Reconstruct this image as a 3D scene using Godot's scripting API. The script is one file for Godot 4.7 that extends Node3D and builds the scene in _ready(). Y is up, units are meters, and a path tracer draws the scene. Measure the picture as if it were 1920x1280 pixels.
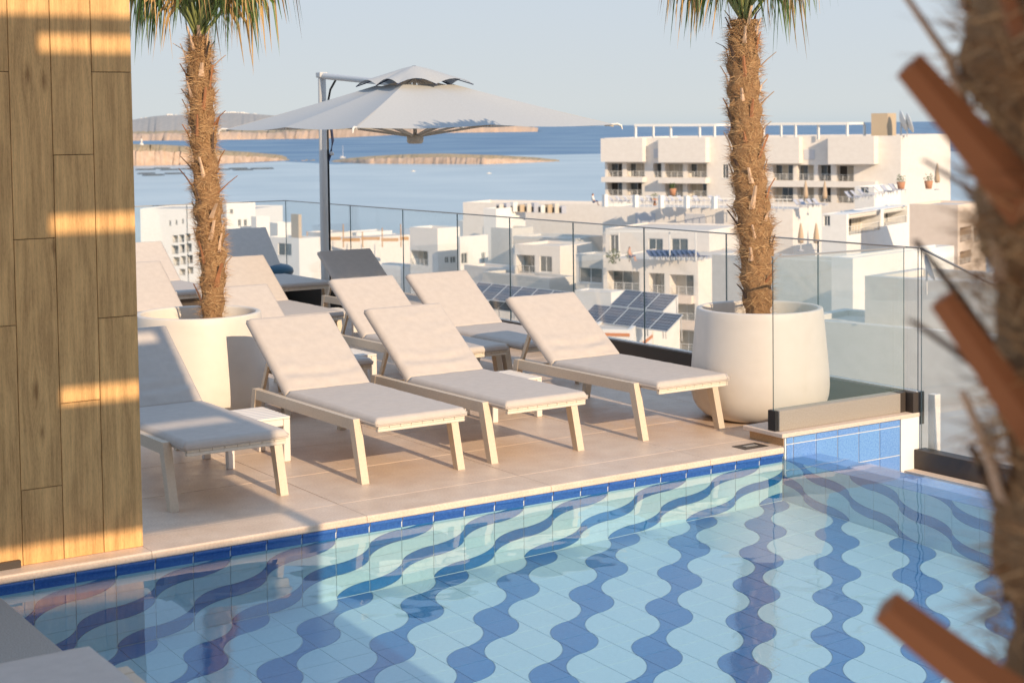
extends Node3D
# Pool terrace above a bay: x runs along the pool's back wall, -z away from the pool across the deck; metres, deck at y = 0, sea at y = -38.

var M := {}
var taken := {}
var rng := RandomNumberGenerator.new()

func _ready() -> void:
	rng.seed = 7
	setup_camera()
	setup_light()
	setup_materials()
	build_sea_and_coast()
	build_town()
	build_deck()
	build_pool()
	build_wall_and_ledge()
	build_glass()
	build_loungers()
	build_planters()
	build_umbrella()
	build_small_things()
	build_near_side()

# ------------------------------------------------------------------ camera, sky, sun
func setup_camera() -> void:
	var c := Camera3D.new()
	c.name = "camera"
	var yaw := -0.58311358
	var pitch := -0.05276467
	var roll := -0.01244978
	c.transform = Transform3D(Basis(Vector3.UP, yaw) * Basis(Vector3.RIGHT, pitch) * Basis(Vector3.BACK, roll), Vector3(0, 2.07, 0))
	c.near = 0.1
	c.far = 120000.0
	c.projection = Camera3D.PROJECTION_FRUSTUM
	c.keep_aspect = Camera3D.KEEP_HEIGHT
	c.size = 0.1 * 1280.0 / 2967.7
	c.frustum_offset = Vector2(0, -0.1 * (640.0 - 393.3) / 2967.7)
	var at := CameraAttributesPhysical.new()
	at.frustum_near = 0.1
	at.frustum_far = 120000.0
	at.frustum_focal_length = 56.0
	at.frustum_focus_distance = 10.5
	at.exposure_aperture = 5.0
	c.attributes = at
	add_child(c)
	c.current = true
	c.near = 0.1
	c.far = 120000.0
	c.size = 0.1 * 1280.0 / 2967.7

func setup_light() -> void:
	var sun := DirectionalLight3D.new()
	sun.name = "sun"
	sun.light_color = Color(1.0, 0.90, 0.765)
	sun.light_energy = 1.32
	sun.light_angular_distance = 0.35
	sun.shadow_enabled = true
	sun.transform.basis = Basis.looking_at(Vector3(0.028, -0.404, -1.0), Vector3.UP)
	sun.sky_mode = DirectionalLight3D.SKY_MODE_LIGHT_ONLY
	add_child(sun)
	var e := Environment.new()
	e.background_mode = Environment.BG_SKY
	var sky := Sky.new()
	var sm := ProceduralSkyMaterial.new()
	sm.sky_top_color = Color(0.64, 0.75, 0.89)
	sm.sky_horizon_color = Color(0.765, 0.785, 0.785)
	sm.sky_curve = 0.18
	sm.ground_bottom_color = Color(0.55, 0.56, 0.56)
	sm.ground_horizon_color = Color(0.70, 0.75, 0.78)
	sm.ground_curve = 0.1
	sm.energy_multiplier = 1.0
	sky.sky_material = sm
	e.sky = sky
	e.tonemap_mode = Environment.TONE_MAPPER_LINEAR
	e.tonemap_exposure = 1.22
	e.sdfgi_enabled = true
	e.ssao_enabled = true
	e.ssil_enabled = true
	var we := WorldEnvironment.new()
	we.name = "environment"
	we.environment = e
	add_child(we)

# ------------------------------------------------------------------ materials
func lin(r: float, g: float, b: float) -> Color:
	return Color(r, g, b).linear_to_srgb()

func mat(called: String, c: Color, rough := 0.8, metal := 0.0) -> StandardMaterial3D:
	var m := StandardMaterial3D.new()
	m.resource_name = called
	m.albedo_color = c
	m.roughness = rough
	m.metallic = metal
	M[called] = m
	return m

func noise_tex(freq: float, lo: Color, hi: Color, sd := 1, size := 512, kind := FastNoiseLite.TYPE_SIMPLEX_SMOOTH, octaves := 4) -> NoiseTexture2D:
	var n := FastNoiseLite.new()
	n.seed = sd
	n.frequency = freq
	n.noise_type = kind
	n.fractal_octaves = octaves
	var t := NoiseTexture2D.new()
	t.width = size
	t.height = size
	t.seamless = true
	t.noise = n
	var g := Gradient.new()
	g.set_color(0, lo)
	g.set_color(1, hi)
	t.color_ramp = g
	return t

func grey_tex(freq: float, sd := 1, size := 512, octaves := 4) -> NoiseTexture2D:
	return noise_tex(freq, Color.BLACK, Color.WHITE, sd, size, FastNoiseLite.TYPE_SIMPLEX_SMOOTH, octaves)

func tri(m: StandardMaterial3D, scale: float, world := true) -> StandardMaterial3D:
	m.uv1_triplanar = true
	m.uv1_world_triplanar = world
	m.uv1_scale = Vector3(scale, scale, scale)
	return m

func textured(called: String, lo: Color, hi: Color, freq: float, scale: float, rough := 0.8, bump := 0.0, sd := 1, world := true) -> StandardMaterial3D:
	var m := mat(called, Color.WHITE, rough)
	m.albedo_texture = noise_tex(freq, lo, hi, sd)
	tri(m, scale, world)
	if bump > 0.0:
		m.heightmap_enabled = true
		m.heightmap_scale = bump
		m.heightmap_texture = grey_tex(freq * 2.0, sd + 31)
	return m

func wood_texture(w: int, h: int) -> ImageTexture:
	var im := Image.create(w, h, false, Image.FORMAT_RGB8)
	var n := FastNoiseLite.new()
	n.seed = 5
	n.frequency = 1.0
	n.fractal_octaves = 3
	var f := FastNoiseLite.new()
	f.seed = 9
	f.frequency = 1.0
	f.fractal_octaves = 2
	var knots := []
	var kr := RandomNumberGenerator.new()
	kr.seed = 3
	for i in 9:
		knots.append(Vector3(kr.randf() * 1.6, kr.randf() * 2.4, kr.randf_range(0.010, 0.024)))
	var a := Color(0.30, 0.14, 0.038)
	var b := Color(0.92, 0.53, 0.20)
	for y in h:
		for x in w:
			var u := 1.6 * x / w
			var v := 2.4 * y / h
			var pull := 0.0
			var dark := 0.0
			for k in knots:
				var dx: float = u - k.x
				var dy: float = (v - k.y) * 0.32
				var d2: float = dx * dx + dy * dy
				var r: float = k.z
				pull += signf(dx) * r * 1.6 * exp(-d2 / (r * r * 7.0))
				dark += exp(-d2 / (r * r * 0.55))
			var g := n.get_noise_2d((u - pull) * 34.0, v * 1.1)
			var cath := sin((u - pull) * 46.0 + 5.0 * n.get_noise_2d(u * 3.0 + 20.0, v * 1.3))
			var fine := f.get_noise_2d((u - pull) * 230.0, v * 5.0)
			var pore := f.get_noise_2d(u * 420.0 + 50.0, v * 26.0)
			var t := 0.58 + 0.24 * g + 0.09 * cath + 0.20 * fine + (0.28 * minf(pore, 0.0)) - 0.55 * minf(dark, 1.0)
			var c := a.lerp(b, clampf(t, 0.0, 1.0))
			im.set_pixel(x, y, c.linear_to_srgb())
	return ImageTexture.create_from_image(im)

func setup_materials() -> void:
	# terrace
	var d := textured("deck_tile", lin(0.70, 0.525, 0.395), lin(0.83, 0.655, 0.51), 0.012, 0.55, 0.42, 0.05, 3)
	d.roughness_texture = noise_tex(0.03, Color(0.42, 0.42, 0.42), Color(0.72, 0.72, 0.72), 8)
	d.roughness = 0.78
	d.metallic_specular = 0.5
	d.detail_enabled = true
	d.detail_blend_mode = BaseMaterial3D.BLEND_MODE_MUL
	d.detail_albedo = noise_tex(0.22, Color(0.88, 0.87, 0.86), Color(1, 1, 1), 12)
	textured("deck_stone", lin(0.56, 0.44, 0.34), lin(0.68, 0.56, 0.45), 0.05, 1.2, 0.7, 0.06, 4)
	mat("grout_deck", lin(0.20, 0.155, 0.12), 0.9)
	mat("grout_white", lin(0.66, 0.68, 0.66), 0.7)
	textured("ledge_stone", lin(0.62, 0.47, 0.36), lin(0.70, 0.56, 0.45), 0.05, 1.5, 0.75, 0.05, 6)
	textured("raw_ply", lin(0.36, 0.20, 0.09), lin(0.55, 0.34, 0.17), 0.06, 3.0, 0.8, 0.0, 7)
	textured("grey_stone", lin(0.30, 0.27, 0.235), lin(0.46, 0.42, 0.37), 0.14, 1.4, 0.85, 0.05, 16)
	# pool
	for k in 3:
		var rimt := textured("rim_tile_%d" % k, lin(0.022 + 0.004 * k, 0.075 + 0.01 * k, 0.30 + 0.03 * k), lin(0.05, 0.15 + 0.012 * k, 0.46), 0.03, 3.0, 0.14, 0.0, 20 + k, false)
		rimt.clearcoat_enabled = true
		rimt.clearcoat = 0.6
		rimt.clearcoat_roughness = 0.06
		textured("wall_tile_%d" % k, lin(0.10 + 0.012 * k, 0.23 + 0.015 * k, 0.52 + 0.02 * k), lin(0.22, 0.37 + 0.02 * k, 0.64), 0.045, 2.6, 0.22, 0.0, 23 + k, false)
		textured("blue_wave_%d" % k, lin(0.008, 0.10 + 0.01 * k, 0.28 + 0.02 * k), lin(0.016, 0.145 + 0.01 * k, 0.35 + 0.02 * k), 0.04, 1.5, 0.3, 0.0, 26 + k, false)
		textured("pale_wave_%d" % k, lin(0.28, 0.475 + 0.01 * k, 0.55), lin(0.33, 0.53 + 0.01 * k, 0.60), 0.04, 1.5, 0.3, 0.0, 29 + k, false)
	mat("pool_grout", lin(0.42, 0.66, 0.74), 0.8)
	var w := mat("pool_water", Color(0.55, 0.85, 0.95, 0.015), 0.0)
	w.transparency = BaseMaterial3D.TRANSPARENCY_ALPHA
	w.metallic_specular = 0.44
	w.heightmap_enabled = true
	w.heightmap_scale = 0.30
	w.heightmap_texture = grey_tex(0.006, 77, 1024, 3)
	tri(w, 0.22)
	# wall
	var wd := mat("wood_plank", Color.WHITE, 0.55)
	wd.albedo_texture = wood_texture(768, 1024)
	mat("dark_joint", lin(0.018, 0.015, 0.013), 0.9)
	# metals and glass
	var gl := mat("clear_glass", Color(0.70, 0.82, 0.78, 0.055), 0.0)
	gl.transparency = BaseMaterial3D.TRANSPARENCY_ALPHA
	gl.metallic_specular = 0.5
	gl.heightmap_enabled = true
	gl.heightmap_scale = 0.012
	gl.heightmap_texture = grey_tex(0.004, 41, 512, 2)
	tri(gl, 0.7)
	mat("glass_edge", lin(0.035, 0.075, 0.08), 0.15)
	textured("bronze", lin(0.055, 0.042, 0.034), lin(0.085, 0.066, 0.052), 0.3, 2.0, 0.5, 0.0, 51)
	M.bronze.metallic = 0.35
	textured("worn_channel", lin(0.26, 0.225, 0.185), lin(0.36, 0.315, 0.265), 0.08, 2.0, 0.55, 0.0, 52)
	mat("rail_metal", lin(0.42, 0.39, 0.355), 0.35, 0.5)
	mat("black_rubber", lin(0.012, 0.012, 0.013), 0.6)
	mat("white_metal", lin(0.70, 0.66, 0.60), 0.45)
	mat("pole_metal", lin(0.56, 0.55, 0.53), 0.4, 0.1)
	# furniture
	var cu := textured("cushion_cloth", lin(0.555, 0.475, 0.41), lin(0.61, 0.525, 0.455), 0.02, 1.3, 0.85, 0.0, 61, false)
	cu.detail_enabled = true
	cu.detail_blend_mode = BaseMaterial3D.BLEND_MODE_MUL
	cu.detail_albedo = noise_tex(0.35, Color(0.93, 0.93, 0.93), Color(1, 1, 1), 62)
	textured("frame_paint", lin(0.58, 0.46, 0.335), lin(0.66, 0.54, 0.41), 0.05, 2.0, 0.5, 0.0, 63, false)
	textured("slat_paint", lin(0.62, 0.53, 0.42), lin(0.70, 0.61, 0.5), 0.05, 2.0, 0.6, 0.0, 64, false)
	mat("table_paint", lin(0.72, 0.66, 0.60), 0.5)
	textured("planter_shell", lin(0.66, 0.585, 0.50), lin(0.71, 0.635, 0.55), 0.015, 0.9, 0.5, 0.02, 71, false)
	textured("pebble", lin(0.55, 0.52, 0.48), lin(0.75, 0.72, 0.68), 0.1, 2.0, 0.8, 0.0, 72)
	var cv := textured("canopy_cloth", lin(0.43, 0.43, 0.42), lin(0.49, 0.49, 0.48), 0.05, 1.5, 0.9, 0.0, 73, false)
	cv.backlight_enabled = true
	cv.backlight = Color(0.35, 0.36, 0.38)
	mat("navy_strap", lin(0.02, 0.028, 0.07), 0.7)
	mat("arm_metal", lin(0.52, 0.46, 0.38), 0.45, 0.1)
	mat("teal_plastic", lin(0.025, 0.085, 0.13), 0.35)
	mat("teal_stand", lin(0.10, 0.26, 0.27), 0.4)
	# palms
	var fb := textured("palm_fibre", lin(0.20, 0.10, 0.042), lin(0.60, 0.36, 0.17), 0.05, 5.0, 0.95, 0.6, 81)
	fb.uv1_scale = Vector3(4.0, 7.0, 4.0)
	for k in 4:
		mat("fibre_hair_%d" % k, [lin(0.50, 0.29, 0.13), lin(0.64, 0.41, 0.20), lin(0.34, 0.17, 0.07), lin(0.18, 0.085, 0.04)][k], 0.9)
	mat("stub_pale", lin(0.68, 0.46, 0.30), 0.8)
	mat("stub_red", lin(0.36, 0.15, 0.065), 0.8)
	mat("stub_dark", lin(0.10, 0.06, 0.04), 0.85)
	for k in 3:
		var lf := mat("leaf_green_%d" % k, [lin(0.10, 0.16, 0.045), lin(0.16, 0.22, 0.07), lin(0.07, 0.125, 0.045)][k], 0.45)
		lf.backlight_enabled = true
		lf.backlight = Color(0.30, 0.40, 0.12)
	var dr := mat("leaf_dry", lin(0.48, 0.30, 0.12), 0.75)
	dr.backlight_enabled = true
	dr.backlight = Color(0.35, 0.25, 0.12)
	mat("petiole", lin(0.25, 0.27, 0.09), 0.5)
	# sea, coast, town
	var sea := mat("sea_water", Color.WHITE, 0.55)
	sea.albedo_texture = noise_tex(0.012, lin(0.08, 0.16, 0.275), lin(0.24, 0.335, 0.41), 91, 1024)
	sea.metallic_specular = 0.28
	tri(sea, 1.0)
	sea.uv1_scale = Vector3(0.00022, 0.00022, 0.00022)
	var bay := mat("bay_water", Color.WHITE, 0.28)
	bay.albedo_texture = noise_tex(0.012, lin(0.30, 0.385, 0.42), lin(0.46, 0.53, 0.54), 191, 512)
	tri(bay, 1.0)
	bay.uv1_scale = Vector3(0.0011, 0.0011, 0.0011)
	textured("coast_rock", lin(0.40, 0.27, 0.185), lin(0.62, 0.47, 0.36), 0.03, 0.006, 0.95, 0.0, 92)
	textured("coast_scrub", lin(0.30, 0.225, 0.12), lin(0.50, 0.37, 0.235), 0.03, 0.004, 0.95, 0.0, 93)
	textured("far_hill", lin(0.30, 0.275, 0.24), lin(0.52, 0.45, 0.385), 0.03, 0.0015, 0.95, 0.0, 94)
	mat("far_wood", lin(0.11, 0.155, 0.11), 0.95)
	textured("town_ground", lin(0.40, 0.35, 0.29), lin(0.55, 0.49, 0.41), 0.03, 0.05, 0.95, 0.0, 95)
	textured("wall_white", lin(0.74, 0.71, 0.66), lin(0.81, 0.78, 0.735), 0.02, 0.12, 0.9, 0.0, 96)
	textured("wall_cream", lin(0.72, 0.655, 0.585), lin(0.79, 0.73, 0.66), 0.02, 0.12, 0.9, 0.0, 97)
	textured("wall_grey", lin(0.56, 0.535, 0.49), lin(0.64, 0.615, 0.57), 0.02, 0.25, 0.9, 0.0, 98)
	textured("wall_pink", lin(0.72, 0.58, 0.47), lin(0.78, 0.645, 0.53), 0.02, 0.12, 0.9, 0.0, 99)
	textured("roof_pale", lin(0.52, 0.47, 0.41), lin(0.66, 0.61, 0.55), 0.05, 0.2, 0.95, 0.0, 100)
	textured("tan_block", lin(0.46, 0.35, 0.23), lin(0.55, 0.43, 0.30), 0.08, 0.6, 0.95, 0.0, 101)
	var pane := mat("window_pane", lin(0.10, 0.11, 0.11), 0.06)
	pane.metallic_specular = 0.6
	mat("curtain", lin(0.50, 0.45, 0.37), 0.9)
	mat("dark_room", lin(0.06, 0.055, 0.05), 0.9)
	mat("shutter", lin(0.55, 0.55, 0.57), 0.6)
	mat("frame_white", lin(0.72, 0.70, 0.66), 0.6)
	mat("orange_paint", lin(0.58, 0.21, 0.075), 0.8)
	mat("timber_orange", lin(0.55, 0.31, 0.13), 0.85)
	var so := mat("solar_cell", lin(0.018, 0.024, 0.05), 0.18)
	so.metallic_specular = 0.6
	mat("alu", lin(0.62, 0.60, 0.57), 0.4, 0.3)
	mat("lounger_blue", lin(0.06, 0.09, 0.19), 0.8)
	mat("lounger_grey", lin(0.42, 0.43, 0.48), 0.8)
	mat("parasol_tan", lin(0.48, 0.35, 0.235), 0.9)
	mat("terracotta", lin(0.46, 0.22, 0.12), 0.85)
	mat("bush_green", lin(0.09, 0.13, 0.045), 0.9)
	mat("skin", lin(0.52, 0.27, 0.185), 0.7)
	mat("far_white", lin(0.70, 0.66, 0.61), 0.9)
	mat("pen_dark", lin(0.10, 0.12, 0.14), 0.8)

# ------------------------------------------------------------------ helpers
func numbered(called: String) -> String:
	if not taken.has(called):
		taken[called] = 0
		return called
	taken[called] += 1
	return "%s_%03d" % [called, taken[called]]

func tag(o: Node3D, label := "", category := "", group := "", kind := "") -> Node3D:
	if label != "": o.set_meta("label", label)
	if category != "": o.set_meta("category", category)
	if group != "": o.set_meta("group", group)
	if kind != "": o.set_meta("kind", kind)
	return o

func thing(called: String, at: Vector3, turn := 0.0, label := "", category := "", group := "") -> Node3D:
	var o := Node3D.new()
	o.name = numbered(called)
	o.position = at
	o.rotation.y = turn
	add_child(o)
	return tag(o, label, category, group)

func part(called: String, mesh: Mesh, m: Material, parent: Node, at := Vector3.ZERO) -> MeshInstance3D:
	var o := MeshInstance3D.new()
	if parent == self:
		o.name = numbered(called)
	else:
		o.name = called
	o.mesh = mesh
	o.material_override = m
	o.position = at
	parent.add_child(o, true)
	return o

func st_new() -> SurfaceTool:
	var st := SurfaceTool.new()
	st.begin(Mesh.PRIMITIVE_TRIANGLES)
	st.set_smooth_group(-1)
	return st

func quad(st: SurfaceTool, a: Vector3, b: Vector3, c: Vector3, d: Vector3, uvs := PackedVector2Array()) -> void:
	var vs := [a, b, c, d]
	for k in [0, 1, 2, 0, 2, 3]:
		if uvs.size() == 4:
			st.set_uv(uvs[k])
		st.add_vertex(vs[k])

func box(st: SurfaceTool, a: Vector3, b: Vector3) -> void:
	var lo := Vector3(minf(a.x, b.x), minf(a.y, b.y), minf(a.z, b.z))
	var hi := Vector3(maxf(a.x, b.x), maxf(a.y, b.y), maxf(a.z, b.z))
	var p := []
	for k in 8:
		p.append(Vector3(hi.x if k & 1 else lo.x, hi.y if k & 2 else lo.y, hi.z if k & 4 else lo.z))
	quad(st, p[4], p[6], p[7], p[5])
	quad(st, p[1], p[3], p[2], p[0])
	quad(st, p[0], p[2], p[6], p[4])
	quad(st, p[5], p[7], p[3], p[1])
	quad(st, p[2], p[3], p[7], p[6])
	quad(st, p[4], p[5], p[1], p[0])

func done(st: SurfaceTool) -> ArrayMesh:
	st.generate_normals()
	return st.commit()

func box_mesh(a: Vector3, b: Vector3) -> ArrayMesh:
	var st := st_new()
	box(st, a, b)
	return done(st)

# a box whose edges are chamfered by c
func chamfer_box(a: Vector3, b: Vector3, c: float) -> ArrayMesh:
	var st := st_new()
	st.set_smooth_group(-1)
	var m := (a + b) * 0.5
	var h := (b - a).abs() * 0.5
	var pts := func(axis: int, s: float) -> Array:
		var u := (axis + 1) % 3
		var v := (axis + 2) % 3
		var out := []
		for k in [[-1, -1], [-1, 1], [1, 1], [1, -1]]:
			var p := m
			p[axis] += s * h[axis]
			p[u] += k[0] * (h[u] - c)
			p[v] += k[1] * (h[v] - c)
			out.append(p)
		return out
	var all := {}
	for axis in 3:
		for s in [-1.0, 1.0]:
			var q: Array = pts.call(axis, s)
			all[[axis, s]] = q
			if s > 0: quad(st, q[0], q[1], q[2], q[3])
			else: quad(st, q[3], q[2], q[1], q[0])
	# edge strips
	for axis in 3:
		var u := (axis + 1) % 3
		var v := (axis + 2) % 3
		for su in [-1.0, 1.0]:
			for sv in [-1.0, 1.0]:
				var p := []
				for e in [-1.0, 1.0]:
					var x := m
					x[axis] += e * (h[axis] - c)
					x[u] += su * h[u]
					x[v] += sv * (h[v] - c)
					var y := m
					y[axis] += e * (h[axis] - c)
					y[u] += su * (h[u] - c)
					y[v] += sv * h[v]
					p.append(x)
					p.append(y)
				if su * sv > 0: quad(st, p[0], p[2], p[3], p[1])
				else: quad(st, p[1], p[3], p[2], p[0])
	# corners
	for sx in [-1.0, 1.0]:
		for sy in [-1.0, 1.0]:
			for sz in [-1.0, 1.0]:
				var px := m + Vector3(sx * h.x, sy * (h.y - c), sz * (h.z - c))
				var py := m + Vector3(sx * (h.x - c), sy * h.y, sz * (h.z - c))
				var pz := m + Vector3(sx * (h.x - c), sy * (h.y - c), sz * h.z)
				var t := [px, py, pz] if sx * sy * sz < 0 else [px, pz, py]
				for k in t: st.add_vertex(k)
	return done(st)

# square bar from a to b, width w (sideways) and height h
func bar(st: SurfaceTool, a: Vector3, b: Vector3, w: float, h: float, up := Vector3.UP) -> void:
	var f := (b - a).normalized()
	var s := f.cross(up)
	if s.length() < 0.01: s = f.cross(Vector3.RIGHT)
	s = s.normalized() * w * 0.5
	var n := s.cross(f).normalized() * h * 0.5
	var p := [a - s - n, a + s - n, a + s + n, a - s + n, b - s - n, b + s - n, b + s + n, b - s + n]
	quad(st, p[0], p[1], p[2], p[3])
	quad(st, p[7], p[6], p[5], p[4])
	for k in 4:
		var j := (k + 1) % 4
		quad(st, p[k], p[k + 4], p[j + 4], p[j])

func tube(st: SurfaceTool, path: Array, radii: Array, sides := 10, caps := true) -> void:
	st.set_smooth_group(0)
	var rings := []
	for i in path.size():
		var f: Vector3 = (path[mini(i + 1, path.size() - 1)] - path[maxi(i - 1, 0)]).normalized()
		var s := f.cross(Vector3.UP)
		if s.length() < 0.05: s = f.cross(Vector3.RIGHT)
		s = s.normalized()
		var n := s.cross(f).normalized()
		var ring := []
		for k in sides:
			var a := TAU * k / sides
			ring.append(path[i] + (s * cos(a) + n * sin(a)) * radii[i])
		rings.append(ring)
	for i in path.size() - 1:
		for k in sides:
			var j := (k + 1) % sides
			quad(st, rings[i][k], rings[i + 1][k], rings[i + 1][j], rings[i][j])
	if caps:
		st.set_smooth_group(-1)
		for k in range(1, sides - 1):
			for v in [rings[0][0], rings[0][k], rings[0][k + 1]]: st.add_vertex(v)
			for v in [rings[-1][0], rings[-1][k + 1], rings[-1][k]]: st.add_vertex(v)

# profile of (radius, height) turned round y
func lathe(profile: Array, sides := 64, around := Vector3.ZERO) -> ArrayMesh:
	var st := st_new()
	st.set_smooth_group(0)
	for i in profile.size() - 1:
		for k in sides:
			var a := TAU * k / sides
			var b := TAU * (k + 1) / sides
			var p: Vector2 = profile[i]
			var q: Vector2 = profile[i + 1]
			var v := [around + Vector3(p.x * cos(a), p.y, p.x * sin(a)), around + Vector3(q.x * cos(a), q.y, q.x * sin(a)), around + Vector3(q.x * cos(b), q.y, q.x * sin(b)), around + Vector3(p.x * cos(b), p.y, p.x * sin(b))]
			if p.x > 0.0001: for w in [v[0], v[3], v[2]]: st.add_vertex(w)
			if q.x > 0.0001: for w in [v[0], v[2], v[1]]: st.add_vertex(w)
	return done(st)

# ------------------------------------------------------------------ deck
const DECK_X := [-1.0, 0.34, 1.54, 2.74, 3.94, 5.14, 6.34, 7.54, 8.17]

func build_deck() -> void:
	var base := part("deck", box_mesh(Vector3(-1.0, -0.5, -17.5), Vector3(8.30, -0.012, -7.70)), M.grout_deck, self)
	tag(base, "", "", "", "structure")
	var shared := {}
	var g := 0.0025
	# border slabs along the pool, their rounded front lip is the coping
	for i in range(2, 7):
		var x0: float = maxf(DECK_X[i], 1.9)
		var x1: float = minf(DECK_X[i + 1], 6.955)
		if i == 6: x0 = 6.34
		part("coping_slab", coping(x0 + 0.0012, x1 - 0.0012), M.deck_tile, base)
	var z := -7.75
	while z > -17.4:
		var z1 := maxf(z - 0.775, -17.45)
		for i in DECK_X.size() - 1:
			var w: float = DECK_X[i + 1] - DECK_X[i]
			var key := "%.3f_%.3f" % [w, z - z1]
			if not shared.has(key):
				shared[key] = chamfer_box(Vector3(g, -0.02, -(z - z1) + g), Vector3(w - g, 0, -g), 0.0015)
			part("deck_tile", shared[key], M.deck_tile, base, Vector3(DECK_X[i], rng.randf_range(-0.0006, 0.0), z))
		z = z1
	# strip between the raised ledge and the first tile row
	part("deck_tile", chamfer_box(Vector3(6.96, -0.02, -7.748), Vector3(8.17, 0, -7.46), 0.0015), M.deck_tile, base)

func coping(x0: float, x1: float) -> ArrayMesh:
	var st := st_new()
	var prof := [Vector2(-7.7475, -0.03), Vector2(-7.7475, 0.0), Vector2(-7.426, 0.0), Vector2(-7.420, -0.003), Vector2(-7.4175, -0.009), Vector2(-7.4175, -0.034), Vector2(-7.421, -0.039), Vector2(-7.44, -0.040), Vector2(-7.60, -0.03)]
	for i in prof.size():
		var p: Vector2 = prof[i]
		var q: Vector2 = prof[(i + 1) % prof.size()]
		quad(st, Vector3(x0, p.y, p.x), Vector3(x0, q.y, q.x), Vector3(x1, q.y, q.x), Vector3(x1, p.y, p.x))
	for x in [x0, x1]:
		for i in range(1, prof.size() - 1):
			for p in [prof[0], prof[i], prof[i + 1]]:
				st.add_vertex(Vector3(x, p.y, p.x))
	return done(st)

# ------------------------------------------------------------------ pool
const WATER := -0.072
const BACK := -7.44
const WEIR := 6.966

func floor_y(x: float, z: float) -> float:
	return -0.7507 + 0.02367 * x - 0.03205 * z

# what a 0.2 m tile of the wave pattern shows: 0 plain, 1 and 2 the halves of a lobe, 3 and 4 those of a neck
func tile_kind(i: int, j: int) -> int:
	var jj := j + 32
	var k := floori(jj / 2.0)
	var r := jj - 2 * k
	var ii := posmod(i - 24 + 2 * k, 3)
	if r == 0:
		return [1, 4, 0][ii]
	return [2, 0, 3][ii]

# on the back wall the lobes lie along the wall instead
func wall_kind(i: int, j: int) -> int:
	var jj := j + 32
	var k := floori(jj / 2.0)
	var r := jj - 2 * k
	var ii := posmod(i - 24 + 2 * k, 3)
	if r == 0:
		return [1, 2, 0][ii]
	return [4, 0, 3][ii]

func arc(c: Vector2, r: float, a0: float, a1: float, n := 12) -> PackedVector2Array:
	var out := PackedVector2Array()
	for k in n + 1:
		var a := lerpf(a0, a1, float(k) / n)
		out.append(c + Vector2(cos(a), sin(a)) * r)
	return out

# flatter arc of a neck tile, round the corner c of the square 0..s
func shallow(c: Vector2, s: float) -> PackedVector2Array:
	var mid := Vector2(s, s) * 0.5
	var out_dir := (mid - c).normalized()
	var centre := mid + out_dir * (0.047 - 0.2363) 
	var a0 := (Vector2(s, 0) - centre).angle()
	var a1 := (Vector2(0, s) - centre).angle()
	if c != Vector2.ZERO:
		var t := a0
		a0 = a1
		a1 = t
	if a1 - a0 > PI: a1 -= TAU
	if a1 - a0 < -PI: a1 += TAU
	return arc(centre, 0.2363, a0, a1)

# dark and pale outlines of a tile in its own square 0..s (x right, y towards the swimmer)
func tile_shapes(kind: int, s: float) -> Array:
	var full := PackedVector2Array([Vector2(0, 0), Vector2(s, 0), Vector2(s, s), Vector2(0, s)])
	var dark := PackedVector2Array()
	var pale := PackedVector2Array()
	match kind:
		0:
			return [[], [full]]
		1:
			dark = arc(Vector2(s, s), s, PI, 1.5 * PI)
			dark.append(Vector2(s, s))
			pale = arc(Vector2(s, s), s, PI, 1.5 * PI)
			pale.append(Vector2(0, 0))
		2:
			dark = arc(Vector2(0, 0), s, 0.0, 0.5 * PI)
			dark.append(Vector2(0, 0))
			pale = arc(Vector2(0, 0), s, 0.0, 0.5 * PI)
			pale.append(Vector2(s, s))
		3:
			dark = shallow(Vector2(0, 0), s)
			dark.append(Vector2(s, s))
			pale = shallow(Vector2(0, 0), s)
			pale.append(Vector2(0, 0))
		4:
			dark = shallow(Vector2(s, s), s)
			dark.append(Vector2(0, 0))
			pale = shallow(Vector2(s, s), s)
			pale.append(Vector2(s, s))
	return [[dark], [pale]]

# puts an outline onto a surface given by place(Vector2) -> Vector3, with a short skirt along down
func plate(st: SurfaceTool, outline: PackedVector2Array, place: Callable, down: Vector3) -> void:
	var idx := Geometry2D.triangulate_polygon(outline)
	for k in range(0, idx.size(), 3):
		for q in [idx[k], idx[k + 1], idx[k + 2]]:
			st.add_vertex(place.call(outline[q]))
	for k in outline.size():
		var a: Vector3 = place.call(outline[k])
		var b: Vector3 = place.call(outline[(k + 1) % outline.size()])
		quad(st, a, b, b + down, a + down)

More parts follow.
